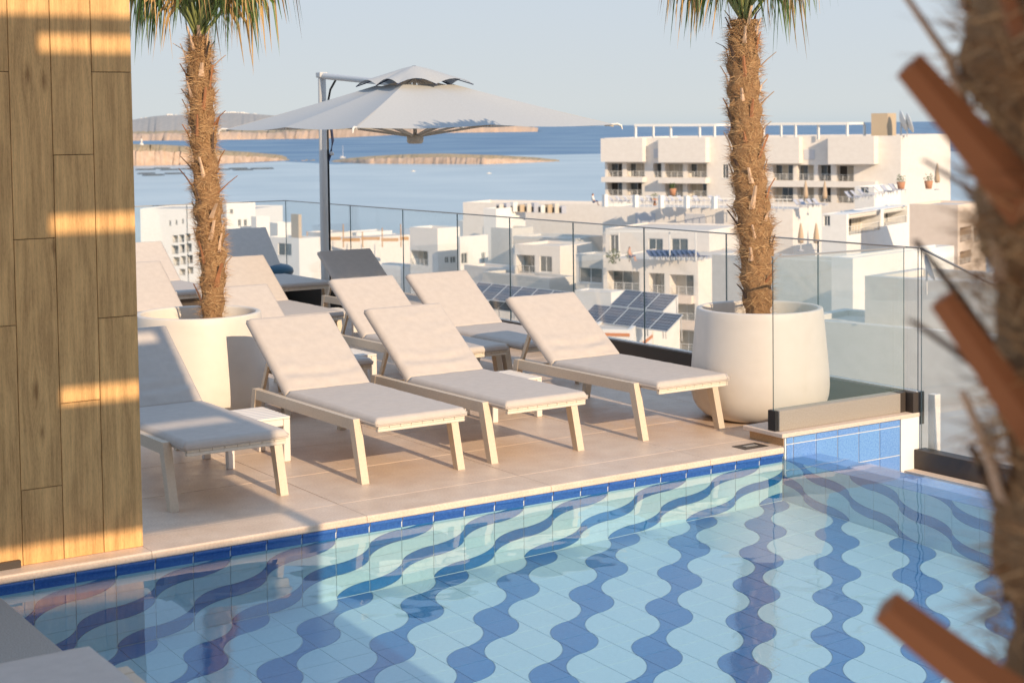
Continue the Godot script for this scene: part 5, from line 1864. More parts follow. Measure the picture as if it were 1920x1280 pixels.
func build_sea_and_coast() -> void:
	var headland := [
		[Vector3(610.43, -40.00, -1802.72), Vector3(610.43, -38.00, -1802.72), Vector3(614.58, -19.91, -1814.25), Vector3(622.28, -12.87, -1835.66), Vector3(694.52, -13.37, -2048.75), Vector3(713.78, -41.00, -2105.57)],
		[Vector3(615.39, -40.00, -1794.18), Vector3(615.39, -38.00, -1794.18), Vector3(619.58, -20.11, -1805.70), Vector3(627.36, -13.15, -1827.08), Vector3(700.43, -13.65, -2039.88), Vector3(719.91, -41.00, -2096.63)],
		[Vector3(620.33, -40.00, -1785.69), Vector3(620.33, -38.00, -1785.69), Vector3(624.56, -20.31, -1797.19), Vector3(632.41, -13.43, -1818.54), Vector3(706.31, -13.93, -2031.06), Vector3(726.02, -41.00, -2087.73)],
		[Vector3(625.24, -40.00, -1777.23), Vector3(625.24, -38.00, -1777.23), Vector3(629.51, -20.51, -1788.72), Vector3(637.44, -13.71, -1810.04), Vector3(712.18, -14.21, -2022.27), Vector3(732.11, -41.00, -2078.86)],
		[Vector3(630.12, -40.00, -1768.82), Vector3(630.12, -38.00, -1768.82), Vector3(634.44, -20.72, -1780.29), Vector3(642.44, -13.99, -1801.58), Vector3(718.02, -14.49, -2013.51), Vector3(738.17, -41.00, -2070.03)],
		[Vector3(634.99, -40.00, -1760.44), Vector3(634.99, -38.00, -1760.44), Vector3(639.34, -20.92, -1771.89), Vector3(647.43, -14.27, -1793.16), Vector3(723.84, -14.77, -2004.79), Vector3(744.21, -41.00, -2061.23)],
		[Vector3(640.57, -40.00, -1754.13), Vector3(640.57, -38.00, -1754.13), Vector3(644.96, -21.11, -1765.56), Vector3(653.12, -14.54, -1786.80), Vector3(730.37, -15.04, -1998.12), Vector3(750.97, -41.00, -2054.48)],
		[Vector3(648.00, -40.00, -1752.87), Vector3(648.00, -38.00, -1752.87), Vector3(652.44, -21.30, -1764.29), Vector3(660.68, -14.81, -1785.50), Vector3(738.76, -15.31, -1996.52), Vector3(759.58, -41.00, -2052.79)],
		[Vector3(655.46, -40.00, -1751.61), Vector3(655.46, -38.00, -1751.61), Vector3(659.94, -21.50, -1763.02), Vector3(668.26, -15.08, -1784.20), Vector3(747.18, -15.58, -1994.90), Vector3(768.22, -41.00, -2051.09)],
		[Vector3(662.95, -40.00, -1750.35), Vector3(662.95, -38.00, -1750.35), Vector3(667.47, -21.69, -1761.74), Vector3(675.86, -15.35, -1782.89), Vector3(755.62, -15.85, -1993.28), Vector3(776.89, -41.00, -2049.38)],
		[Vector3(670.46, -40.00, -1749.09), Vector3(670.46, -38.00, -1749.09), Vector3(675.02, -21.89, -1760.46), Vector3(683.49, -15.62, -1781.57), Vector3(764.09, -16.12, -1991.64), Vector3(785.58, -41.00, -2047.66)],
		[Vector3(677.99, -40.00, -1747.82), Vector3(677.99, -38.00, -1747.82), Vector3(682.59, -22.38, -1759.17), Vector3(691.14, -16.31, -1780.26), Vector3(772.57, -16.81, -1990.01), Vector3(794.28, -41.00, -2045.94)],
		[Vector3(685.56, -40.00, -1746.54), Vector3(685.56, -38.00, -1746.54), Vector3(690.19, -22.89, -1757.88), Vector3(698.81, -17.02, -1778.94), Vector3(781.08, -17.52, -1988.36), Vector3(803.01, -41.00, -2044.20)],
		[Vector3(693.14, -40.00, -1745.26), Vector3(693.14, -38.00, -1745.26), Vector3(697.82, -23.41, -1756.59), Vector3(706.51, -17.74, -1777.61), Vector3(789.61, -18.24, -1986.70), Vector3(811.77, -41.00, -2042.46)],
		[Vector3(701.46, -40.00, -1745.74), Vector3(701.46, -38.00, -1745.74), Vector3(706.18, -24.16, -1757.05), Vector3(714.93, -18.78, -1778.05), Vector3(798.87, -19.28, -1986.80), Vector3(821.26, -41.00, -2042.47)],
		[Vector3(710.11, -40.00, -1746.91), Vector3(710.11, -38.00, -1746.91), Vector3(714.86, -25.01, -1758.20), Vector3(723.68, -19.95, -1779.18), Vector3(808.46, -20.45, -1987.59), Vector3(831.06, -41.00, -2043.17)],
		[Vector3(718.81, -40.00, -1748.09), Vector3(718.81, -38.00, -1748.09), Vector3(723.60, -25.86, -1759.37), Vector3(732.49, -21.13, -1780.31), Vector3(818.10, -21.63, -1988.39), Vector3(840.93, -41.00, -2043.87)],
		[Vector3(727.57, -40.00, -1749.27), Vector3(727.57, -38.00, -1749.27), Vector3(732.39, -26.71, -1760.54), Vector3(741.34, -22.32, -1781.45), Vector3(827.79, -22.82, -1989.18), Vector3(850.84, -41.00, -2044.58)],
		[Vector3(736.38, -40.00, -1750.47), Vector3(736.38, -38.00, -1750.47), Vector3(741.24, -27.57, -1761.71), Vector3(750.26, -23.52, -1782.60), Vector3(837.54, -24.02, -1989.98), Vector3(860.82, -41.00, -2045.28)],
		[Vector3(745.53, -40.00, -1752.34), Vector3(745.53, -38.00, -1752.34), Vector3(750.43, -28.42, -1763.58), Vector3(759.52, -24.69, -1784.43), Vector3(847.63, -25.19, -1991.46), Vector3(871.13, -41.00, -2046.67)],
		[Vector3(757.91, -40.00, -1761.56), Vector3(757.91, -38.00, -1761.56), Vector3(762.84, -29.03, -1772.77), Vector3(772.00, -25.54, -1793.59), Vector3(860.95, -26.04, -2000.26), Vector3(884.68, -41.00, -2055.37)],
		[Vector3(770.47, -40.00, -1770.91), Vector3(770.47, -38.00, -1770.91), Vector3(775.44, -29.65, -1782.11), Vector3(784.68, -26.41, -1802.90), Vector3(874.47, -26.91, -2009.21), Vector3(898.41, -41.00, -2064.22)],
		[Vector3(783.24, -40.00, -1780.41), Vector3(783.24, -38.00, -1780.41), Vector3(788.25, -30.29, -1791.59), Vector3(797.55, -27.29, -1812.35), Vector3(888.18, -27.79, -2018.29), Vector3(912.35, -41.00, -2073.21)],
		[Vector3(796.20, -40.00, -1790.06), Vector3(796.20, -38.00, -1790.06), Vector3(801.25, -31.03, -1801.23), Vector3(810.62, -28.31, -1821.95), Vector3(902.09, -28.81, -2027.53), Vector3(926.48, -41.00, -2082.34)],
		[Vector3(809.37, -40.00, -1799.87), Vector3(809.37, -38.00, -1799.87), Vector3(814.46, -31.86, -1811.01), Vector3(823.90, -29.47, -1831.71), Vector3(916.20, -29.97, -2036.91), Vector3(940.81, -41.00, -2091.63)],
		[Vector3(822.76, -40.00, -1809.83), Vector3(822.76, -38.00, -1809.83), Vector3(827.88, -32.71, -1820.96), Vector3(837.39, -30.65, -1841.63), Vector3(930.53, -31.15, -2046.45), Vector3(955.36, -41.00, -2101.07)],
		[Vector3(836.36, -40.00, -1819.96), Vector3(836.36, -38.00, -1819.96), Vector3(841.52, -33.57, -1831.07), Vector3(851.10, -31.84, -1851.70), Vector3(945.07, -32.34, -2056.14), Vector3(970.12, -41.00, -2110.66)],
		[Vector3(850.18, -40.00, -1830.25), Vector3(850.18, -38.00, -1830.25), Vector3(855.38, -34.44, -1841.34), Vector3(865.03, -33.05, -1861.94), Vector3(959.83, -33.55, -2066.00), Vector3(985.11, -41.00, -2120.41)],
		[Vector3(864.23, -40.00, -1840.71), Vector3(864.23, -38.00, -1840.71), Vector3(869.46, -35.65, -1851.79), Vector3(879.18, -34.74, -1872.36), Vector3(974.81, -35.24, -2076.02), Vector3(1000.31, -41.00, -2130.33)],
		[Vector3(869.12, -40.00, -1831.56), Vector3(869.12, -38.00, -1831.56), Vector3(874.38, -38.21, -1842.62), Vector3(884.13, -38.29, -1863.18), Vector3(980.59, -38.79, -2066.45), Vector3(1006.32, -41.00, -2120.66)],
		[Vector3(870.87, -40.00, -1815.96), Vector3(870.87, -38.00, -1815.96), Vector3(876.17, -38.21, -1827.00), Vector3(886.01, -38.29, -1847.51), Vector3(983.30, -38.79, -2050.39), Vector3(1009.25, -41.00, -2104.49)],
		[Vector3(872.59, -40.00, -1800.54), Vector3(872.59, -38.00, -1800.54), Vector3(877.94, -38.22, -1811.56), Vector3(887.86, -38.30, -1832.03), Vector3(985.99, -38.80, -2034.51), Vector3(1012.15, -41.00, -2088.50)],
		[Vector3(874.29, -40.00, -1785.31), Vector3(874.29, -38.00, -1785.31), Vector3(879.68, -38.22, -1796.31), Vector3(889.69, -38.30, -1816.74), Vector3(988.65, -38.80, -2018.81), Vector3(1015.04, -41.00, -2072.69)],
		[Vector3(875.98, -40.00, -1770.26), Vector3(875.98, -38.00, -1770.26), Vector3(881.41, -38.22, -1781.24), Vector3(891.51, -38.31, -1801.62), Vector3(991.30, -38.81, -2003.28), Vector3(1017.91, -41.00, -2057.06)],
	]
	var flat_island := [
		[Vector3(865.98, -40.00, -1709.92), Vector3(865.98, -38.00, -1709.92), Vector3(871.52, -38.34, -1720.84), Vector3(881.80, -38.47, -1741.14), Vector3(920.20, -38.97, -1816.97), Vector3(947.31, -41.00, -1870.49)],
		[Vector3(861.32, -40.00, -1684.02), Vector3(861.32, -38.00, -1684.02), Vector3(866.91, -37.26, -1694.92), Vector3(877.29, -36.97, -1715.16), Vector3(915.99, -37.47, -1790.84), Vector3(943.32, -41.00, -1844.26)],
		[Vector3(856.77, -40.00, -1658.77), Vector3(856.77, -38.00, -1658.77), Vector3(862.41, -36.21, -1669.64), Vector3(872.89, -35.51, -1689.84), Vector3(911.90, -36.01, -1765.36), Vector3(939.43, -41.00, -1818.66)],
		[Vector3(852.34, -40.00, -1634.14), Vector3(852.34, -38.00, -1634.14), Vector3(858.03, -35.26, -1644.99), Vector3(868.60, -34.20, -1665.14), Vector3(907.91, -34.70, -1740.50), Vector3(935.66, -41.00, -1793.70)],
		[Vector3(848.01, -40.00, -1610.12), Vector3(848.01, -38.00, -1610.12), Vector3(853.75, -34.49, -1620.94), Vector3(864.41, -33.13, -1641.04), Vector3(904.03, -33.63, -1716.24), Vector3(931.99, -41.00, -1769.33)],
		[Vector3(843.79, -40.00, -1586.67), Vector3(843.79, -38.00, -1586.67), Vector3(849.58, -33.74, -1597.47), Vector3(860.33, -32.08, -1617.52), Vector3(900.24, -32.58, -1692.57), Vector3(928.42, -41.00, -1745.54)],
		[Vector3(843.44, -40.00, -1570.80), Vector3(843.44, -38.00, -1570.80), Vector3(849.28, -33.11, -1581.57), Vector3(860.11, -31.20, -1601.58), Vector3(900.33, -31.70, -1676.46), Vector3(928.72, -41.00, -1729.32)],
		[Vector3(846.87, -40.00, -1562.12), Vector3(846.87, -38.00, -1562.12), Vector3(852.75, -32.70, -1572.86), Vector3(863.67, -30.64, -1592.82), Vector3(904.19, -31.14, -1667.54), Vector3(932.79, -41.00, -1720.29)],
		[Vector3(850.27, -40.00, -1553.49), Vector3(850.27, -38.00, -1553.49), Vector3(856.20, -32.41, -1564.21), Vector3(867.20, -30.24, -1584.12), Vector3(908.02, -30.74, -1658.68), Vector3(936.83, -41.00, -1711.31)],
		[Vector3(853.66, -40.00, -1544.91), Vector3(853.66, -38.00, -1544.91), Vector3(859.63, -32.12, -1555.60), Vector3(870.71, -29.83, -1575.47), Vector3(911.83, -30.33, -1649.86), Vector3(940.85, -41.00, -1702.38)],
		[Vector3(857.02, -40.00, -1536.38), Vector3(857.02, -38.00, -1536.38), Vector3(863.03, -31.83, -1547.05), Vector3(874.20, -29.44, -1566.87), Vector3(915.62, -29.94, -1641.10), Vector3(944.85, -41.00, -1693.49)],
		[Vector3(860.36, -40.00, -1527.90), Vector3(860.36, -38.00, -1527.90), Vector3(866.42, -31.55, -1538.55), Vector3(877.67, -29.04, -1558.32), Vector3(919.39, -29.54, -1632.38), Vector3(948.83, -41.00, -1684.66)],
		[Vector3(863.69, -40.00, -1519.47), Vector3(863.69, -38.00, -1519.47), Vector3(869.79, -31.29, -1530.09), Vector3(881.12, -28.68, -1549.82), Vector3(923.13, -29.18, -1623.71), Vector3(952.79, -41.00, -1675.87)],
		[Vector3(866.99, -40.00, -1511.09), Vector3(866.99, -38.00, -1511.09), Vector3(873.14, -31.18, -1521.69), Vector3(884.55, -28.53, -1541.37), Vector3(926.86, -29.03, -1615.09), Vector3(956.72, -41.00, -1667.13)],
		[Vector3(870.28, -40.00, -1502.77), Vector3(870.28, -38.00, -1502.77), Vector3(876.47, -31.07, -1513.34), Vector3(887.96, -28.37, -1532.97), Vector3(930.56, -28.87, -1606.52), Vector3(960.64, -41.00, -1658.44)],
		[Vector3(873.55, -40.00, -1494.49), Vector3(873.55, -38.00, -1494.49), Vector3(879.78, -30.95, -1505.04), Vector3(891.35, -28.21, -1524.63), Vector3(934.25, -28.71, -1598.01), Vector3(964.53, -41.00, -1649.80)],
		[Vector3(876.81, -40.00, -1486.29), Vector3(876.81, -38.00, -1486.29), Vector3(883.08, -30.84, -1496.81), Vector3(894.73, -28.06, -1516.35), Vector3(937.93, -28.56, -1589.56), Vector3(968.42, -41.00, -1641.24)],
		[Vector3(880.06, -40.00, -1478.14), Vector3(880.06, -38.00, -1478.14), Vector3(886.37, -30.73, -1488.64), Vector3(898.10, -27.90, -1508.13), Vector3(941.59, -28.40, -1581.16), Vector3(972.29, -41.00, -1632.71)],
		[Vector3(883.28, -40.00, -1470.03), Vector3(883.28, -38.00, -1470.03), Vector3(889.64, -30.76, -1480.51), Vector3(901.45, -27.95, -1499.95), Vector3(945.23, -28.45, -1572.81), Vector3(976.14, -41.00, -1624.24)],
		[Vector3(886.49, -40.00, -1461.98), Vector3(886.49, -38.00, -1461.98), Vector3(892.89, -30.94, -1472.42), Vector3(904.77, -28.19, -1491.82), Vector3(948.85, -28.69, -1564.50), Vector3(979.96, -41.00, -1615.80)],
		[Vector3(889.68, -40.00, -1453.96), Vector3(889.68, -38.00, -1453.96), Vector3(896.12, -31.11, -1464.39), Vector3(908.07, -28.43, -1483.74), Vector3(952.45, -28.93, -1556.24), Vector3(983.77, -41.00, -1607.42)],
		[Vector3(892.85, -40.00, -1446.00), Vector3(892.85, -38.00, -1446.00), Vector3(899.33, -31.28, -1456.39), Vector3(911.36, -28.66, -1475.70), Vector3(956.02, -29.16, -1548.02), Vector3(987.55, -41.00, -1599.07)],
		[Vector3(896.00, -40.00, -1438.08), Vector3(896.00, -38.00, -1438.08), Vector3(902.52, -31.45, -1448.45), Vector3(914.63, -28.90, -1467.71), Vector3(959.58, -29.40, -1539.85), Vector3(991.32, -41.00, -1590.77)],
		[Vector3(899.14, -40.00, -1430.20), Vector3(899.14, -38.00, -1430.20), Vector3(905.70, -31.62, -1440.55), Vector3(917.88, -29.13, -1459.76), Vector3(963.12, -29.63, -1531.72), Vector3(995.06, -41.00, -1582.51)],
		[Vector3(902.26, -40.00, -1422.37), Vector3(902.26, -38.00, -1422.37), Vector3(908.85, -31.78, -1432.69), Vector3(921.11, -29.37, -1451.86), Vector3(966.65, -29.87, -1523.63), Vector3(998.79, -41.00, -1574.30)],
		[Vector3(908.93, -40.00, -1420.17), Vector3(908.93, -38.00, -1420.17), Vector3(915.57, -32.04, -1430.46), Vector3(927.90, -29.72, -1449.58), Vector3(973.72, -30.22, -1521.17), Vector3(1006.07, -41.00, -1571.70)],
		[Vector3(918.21, -40.00, -1421.97), Vector3(918.21, -38.00, -1421.97), Vector3(924.88, -32.36, -1432.23), Vector3(937.29, -30.16, -1451.31), Vector3(983.40, -30.66, -1522.71), Vector3(1015.95, -41.00, -1573.11)],
		[Vector3(927.56, -40.00, -1423.78), Vector3(927.56, -38.00, -1423.78), Vector3(934.27, -32.76, -1434.02), Vector3(946.75, -30.72, -1453.05), Vector3(993.15, -31.22, -1524.26), Vector3(1025.91, -41.00, -1574.54)],
		[Vector3(936.98, -40.00, -1425.61), Vector3(936.98, -38.00, -1425.61), Vector3(943.74, -33.22, -1435.83), Vector3(956.28, -31.37, -1454.80), Vector3(1002.97, -31.87, -1525.83), Vector3(1035.93, -41.00, -1575.97)],
		[Vector3(946.48, -40.00, -1427.45), Vector3(946.48, -38.00, -1427.45), Vector3(953.28, -33.69, -1437.64), Vector3(965.89, -32.02, -1456.57), Vector3(1012.87, -32.52, -1527.41), Vector3(1046.03, -41.00, -1577.42)],
		[Vector3(956.06, -40.00, -1429.31), Vector3(956.06, -38.00, -1429.31), Vector3(962.89, -34.16, -1439.47), Vector3(975.58, -32.67, -1458.36), Vector3(1022.84, -33.17, -1529.01), Vector3(1056.20, -41.00, -1578.88)],
		[Vector3(965.71, -40.00, -1431.18), Vector3(965.71, -38.00, -1431.18), Vector3(972.58, -34.64, -1441.32), Vector3(985.34, -33.33, -1460.15), Vector3(1032.89, -33.83, -1530.61), Vector3(1066.45, -41.00, -1580.35)],
		[Vector3(975.44, -40.00, -1433.06), Vector3(975.44, -38.00, -1433.06), Vector3(982.35, -35.12, -1443.18), Vector3(995.18, -34.00, -1461.97), Vector3(1043.01, -34.50, -1532.23), Vector3(1076.77, -41.00, -1581.83)],
		[Vector3(985.34, -40.00, -1435.11), Vector3(985.34, -38.00, -1435.11), Vector3(992.29, -35.81, -1445.20), Vector3(1005.19, -34.96, -1463.93), Vector3(1053.30, -35.46, -1534.01), Vector3(1087.27, -41.00, -1583.47)],
		[Vector3(995.40, -40.00, -1437.26), Vector3(995.40, -38.00, -1437.26), Vector3(1002.38, -36.66, -1447.33), Vector3(1015.35, -36.14, -1466.02), Vector3(1063.75, -36.64, -1535.90), Vector3(1097.91, -41.00, -1585.22)],
		[Vector3(1005.54, -40.00, -1439.44), Vector3(1005.54, -38.00, -1439.44), Vector3(1012.56, -37.32, -1449.48), Vector3(1025.60, -37.05, -1468.12), Vector3(1074.28, -37.55, -1537.80), Vector3(1108.64, -41.00, -1586.99)],
		[Vector3(1015.76, -40.00, -1441.64), Vector3(1015.76, -38.00, -1441.64), Vector3(1022.82, -37.88, -1451.65), Vector3(1035.93, -37.83, -1470.24), Vector3(1084.89, -38.33, -1539.72), Vector3(1119.45, -41.00, -1588.77)],
		[Vector3(1026.08, -40.00, -1443.85), Vector3(1026.08, -38.00, -1443.85), Vector3(1033.17, -38.44, -1453.83), Vector3(1046.35, -38.61, -1472.38), Vector3(1095.59, -39.11, -1541.66), Vector3(1130.35, -41.00, -1590.57)],
	]
	var coast := [
		[Vector3(2103.75, -44.00, -6402.75), Vector3(2103.75, -39.00, -6402.75), Vector3(2142.03, -5.34, -6516.49), Vector3(2385.88, 4.96, -7257.39), Vector3(3418.54, 89.53, -10391.66), Vector3(3668.42, -28.74, -11151.63)],
		[Vector3(2126.02, -44.00, -6372.33), Vector3(2126.02, -39.00, -6372.33), Vector3(2164.80, -6.05, -6485.90), Vector3(2412.02, 4.15, -7225.69), Vector3(3458.93, 87.80, -10355.22), Vector3(3712.27, -30.52, -11114.04)],
		[Vector3(2148.20, -44.00, -6342.04), Vector3(2148.20, -39.00, -6342.04), Vector3(2187.47, -6.75, -6455.43), Vector3(2438.07, 3.35, -7194.08), Vector3(3499.24, 86.07, -10318.81), Vector3(3756.05, -32.29, -11076.47)],
		[Vector3(2170.30, -44.00, -6311.86), Vector3(2170.30, -39.00, -6311.86), Vector3(2210.06, -7.45, -6425.08), Vector3(2464.04, 2.54, -7162.58), Vector3(3539.49, 84.35, -10282.42), Vector3(3799.77, -34.06, -11038.89)],
		[Vector3(2192.30, -44.00, -6281.81), Vector3(2192.30, -39.00, -6281.81), Vector3(2232.56, -8.15, -6394.86), Vector3(2489.92, 1.74, -7131.18), Vector3(3579.66, 82.63, -10246.06), Vector3(3843.41, -35.82, -11001.33)],
		[Vector3(2214.22, -44.00, -6251.88), Vector3(2214.22, -39.00, -6251.88), Vector3(2254.98, -8.85, -6364.74), Vector3(2515.72, 0.95, -7099.87), Vector3(3619.75, 80.91, -10209.71), Vector3(3886.98, -37.59, -10963.76)],
		[Vector3(2236.05, -44.00, -6222.06), Vector3(2236.05, -39.00, -6222.06), Vector3(2277.30, -9.54, -6334.75), Vector3(2541.43, 0.15, -7068.67), Vector3(3659.77, 79.19, -10173.39), Vector3(3930.48, -39.35, -10926.20)],
		[Vector3(2257.82, -44.00, -6192.45), Vector3(2257.82, -39.00, -6192.45), Vector3(2299.57, -10.18, -6304.95), Vector3(2567.09, -0.58, -7037.64), Vector3(3699.76, 78.02, -10137.17), Vector3(3973.94, -40.57, -10888.71)],
		[Vector3(2280.01, -44.00, -6164.33), Vector3(2280.01, -39.00, -6164.33), Vector3(2322.29, -9.91, -6276.64), Vector3(2593.20, -0.30, -7008.08), Vector3(3740.39, 86.16, -10102.26), Vector3(4018.05, -32.47, -10852.53)],
		[Vector3(2302.13, -44.00, -6136.31), Vector3(2302.13, -39.00, -6136.31), Vector3(2344.93, -9.63, -6248.42), Vector3(2619.23, -0.01, -6978.59), Vector3(3780.94, 94.12, -10067.35), Vector3(4062.09, -24.56, -10816.32)],
		[Vector3(2324.17, -44.00, -6108.39), Vector3(2324.17, -39.00, -6108.39), Vector3(2367.49, -9.36, -6220.30), Vector3(2645.19, 0.27, -6949.19), Vector3(3821.36, 99.33, -10032.47), Vector3(4105.99, -19.40, -10780.12)],
		[Vector3(2346.13, -44.00, -6080.56), Vector3(2346.13, -39.00, -6080.56), Vector3(2389.98, -9.09, -6192.27), Vector3(2671.07, 0.56, -6919.86), Vector3(3861.68, 103.27, -9997.59), Vector3(4149.79, -15.50, -10743.91)],
		[Vector3(2368.02, -44.00, -6052.83), Vector3(2368.02, -39.00, -6052.83), Vector3(2412.38, -8.82, -6164.33), Vector3(2696.88, 0.84, -6890.60), Vector3(3901.85, 103.88, -9962.74), Vector3(4193.45, -14.94, -10707.70)],
		[Vector3(2389.83, -44.00, -6025.20), Vector3(2389.83, -39.00, -6025.20), Vector3(2434.71, -8.55, -6136.49), Vector3(2722.61, 1.12, -6861.42), Vector3(3941.94, 104.48, -9927.89), Vector3(4237.03, -14.38, -10671.48)],
		[Vector3(2413.46, -44.00, -6002.38), Vector3(2413.46, -39.00, -6002.38), Vector3(2458.87, -8.21, -6113.46), Vector3(2750.16, 1.49, -6837.03), Vector3(3983.88, 106.09, -9897.74), Vector3(4282.46, -12.83, -10639.93)],
		[Vector3(2441.20, -44.00, -5989.80), Vector3(2441.20, -39.00, -5989.80), Vector3(2487.14, -7.72, -6100.66), Vector3(2781.83, 2.05, -6822.85), Vector3(4029.95, 108.46, -9877.72), Vector3(4332.01, -10.50, -10618.50)],
		[Vector3(2468.98, -44.00, -5977.20), Vector3(2468.98, -39.00, -5977.20), Vector3(2515.45, -7.23, -6087.84), Vector3(2813.54, 2.60, -6808.63), Vector3(4076.05, 110.62, -9857.58), Vector3(4381.60, -8.39, -10596.93)],
		[Vector3(2496.81, -44.00, -5964.58), Vector3(2496.81, -39.00, -5964.58), Vector3(2543.80, -6.74, -6075.00), Vector3(2845.29, 3.16, -6794.38), Vector3(4122.17, 111.87, -9837.33), Vector3(4431.20, -7.19, -10575.23)],
		[Vector3(2524.68, -44.00, -5951.94), Vector3(2524.68, -39.00, -5951.94), Vector3(2572.19, -6.25, -6062.13), Vector3(2877.08, 3.72, -6780.08), Vector3(4168.33, 113.11, -9816.96), Vector3(4480.85, -5.99, -10553.40)],
		[Vector3(2552.59, -44.00, -5939.28), Vector3(2552.59, -39.00, -5939.28), Vector3(2600.61, -6.50, -6049.25), Vector3(2908.89, 3.45, -6765.75), Vector3(4214.53, 114.36, -9796.48), Vector3(4530.53, -4.79, -10531.42)],
		[Vector3(2580.54, -44.00, -5926.60), Vector3(2580.54, -39.00, -5926.60), Vector3(2629.05, -7.71, -6036.36), Vector3(2940.73, 2.10, -6751.38), Vector3(4260.73, 114.31, -9775.88), Vector3(4580.22, -4.88, -10509.32)],
		[Vector3(2608.54, -44.00, -5913.90), Vector3(2608.54, -39.00, -5913.90), Vector3(2657.54, -8.93, -6023.44), Vector3(2972.60, 0.75, -6736.98), Vector3(4306.90, 110.65, -9755.20), Vector3(4629.87, -8.59, -10487.11)],
		[Vector3(2636.57, -44.00, -5901.19), Vector3(2636.57, -39.00, -5901.19), Vector3(2686.07, -10.15, -6010.51), Vector3(3004.52, -0.61, -6722.54), Vector3(4353.11, 106.98, -9734.40), Vector3(4679.56, -12.31, -10464.76)],
		[Vector3(2664.65, -44.00, -5888.45), Vector3(2664.65, -39.00, -5888.45), Vector3(2714.64, -11.37, -5997.55), Vector3(3036.48, -1.96, -6708.05), Vector3(4399.33, 102.31, -9713.49), Vector3(4729.25, -17.02, -10442.29)],
		[Vector3(2692.24, -44.00, -5874.54), Vector3(2692.24, -39.00, -5874.54), Vector3(2742.73, -12.42, -5983.40), Vector3(3067.95, -3.13, -6692.37), Vector3(4445.05, 97.62, -9691.30), Vector3(4778.45, -21.76, -10418.52)],
		[Vector3(2712.74, -44.00, -5845.27), Vector3(2712.74, -39.00, -5845.27), Vector3(2763.76, -11.25, -5953.89), Vector3(3092.38, -1.85, -6661.28), Vector3(4483.67, 92.78, -9653.66), Vector3(4820.55, -26.65, -10379.27)],
		[Vector3(2733.16, -44.00, -5816.12), Vector3(2733.16, -39.00, -5816.12), Vector3(2784.71, -10.09, -5924.49), Vector3(3116.71, -0.57, -6630.30), Vector3(4522.20, 88.44, -9616.03), Vector3(4862.55, -31.03, -10340.03)],
		[Vector3(2753.49, -44.00, -5787.09), Vector3(2753.49, -39.00, -5787.09), Vector3(2805.58, -8.93, -5895.20), Vector3(3140.96, 0.71, -6599.42), Vector3(4560.64, 84.52, -9578.43), Vector3(4904.46, -35.01, -10300.78)],
		[Vector3(2773.74, -44.00, -5758.18), Vector3(2773.74, -39.00, -5758.18), Vector3(2826.36, -7.77, -5866.03), Vector3(3165.12, 1.98, -6568.63), Vector3(4598.99, 80.59, -9540.84), Vector3(4946.27, -38.98, -10261.53)],
		[Vector3(2793.91, -44.00, -5729.39), Vector3(2793.91, -39.00, -5729.39), Vector3(2847.06, -6.58, -5836.98), Vector3(3189.20, 3.29, -6537.94), Vector3(4637.23, 76.68, -9503.27), Vector3(4987.97, -42.94, -10222.29)],
		[Vector3(2814.00, -44.00, -5700.72), Vector3(2814.00, -39.00, -5700.72), Vector3(2867.68, -5.38, -5808.04), Vector3(3213.18, 4.61, -6507.35), Vector3(4675.38, 72.77, -9465.72), Vector3(5029.57, -46.90, -10183.04)],
		[Vector3(2838.90, -44.00, -5681.97), Vector3(2838.90, -39.00, -5681.97), Vector3(2893.12, -4.20, -5789.03), Vector3(3241.99, 5.93, -6486.66), Vector3(4718.33, 68.89, -9438.01), Vector3(5075.98, -50.83, -10153.61)],
		[Vector3(2949.93, -44.00, -5833.52), Vector3(2949.93, -39.00, -5833.52), Vector3(3004.67, -3.17, -5940.31), Vector3(3356.91, 7.39, -6636.25), Vector3(4847.38, 65.29, -9580.48), Vector3(5208.48, -54.48, -10294.35)],
		[Vector3(3067.76, -44.00, -5994.36), Vector3(3067.76, -39.00, -5994.36), Vector3(3123.00, -3.21, -6100.89), Vector3(3478.61, 7.66, -6795.11), Vector3(4983.21, 61.58, -9732.14), Vector3(5347.75, -58.24, -10444.26)],
		[Vector3(3193.04, -44.00, -6165.37), Vector3(3193.04, -39.00, -6165.37), Vector3(3248.78, -3.80, -6271.63), Vector3(3607.74, 7.34, -6964.13), Vector3(5126.47, 57.74, -9893.89), Vector3(5494.45, -62.12, -10604.23)],
		[Vector3(3326.51, -44.00, -6347.54), Vector3(3326.51, -39.00, -6347.54), Vector3(3382.75, -4.43, -6453.55), Vector3(3745.06, 7.01, -7144.30), Vector3(5277.88, 53.78, -10066.70), Vector3(5649.30, -66.13, -10775.26)],
		[Vector3(3468.99, -44.00, -6542.02), Vector3(3468.99, -39.00, -6542.02), Vector3(3525.72, -5.11, -6647.77), Vector3(3891.37, 6.36, -7336.75), Vector3(5438.28, 49.67, -10251.73), Vector3(5813.13, -70.29, -10958.47)],
		[Vector3(3621.42, -44.00, -6750.09), Vector3(3621.42, -39.00, -6750.09), Vector3(3678.65, -5.82, -6855.57), Vector3(4047.63, 4.72, -7542.78), Vector3(5608.61, 45.41, -10450.24), Vector3(5986.88, -74.60, -11155.16)],
		[Vector3(3784.90, -44.00, -6973.23), Vector3(3784.90, -39.00, -6973.23), Vector3(3842.62, -6.59, -7078.44), Vector3(4214.91, 2.98, -7763.86), Vector3(5789.94, 41.18, -10663.73), Vector3(6171.63, -78.87, -11366.81)],
		[Vector3(3960.65, -44.00, -7213.13), Vector3(3960.65, -39.00, -7213.13), Vector3(4018.86, -7.42, -7318.07), Vector3(4394.46, 1.13, -8001.68), Vector3(5983.54, 37.77, -10893.88), Vector3(6368.64, -82.34, -11595.09)],
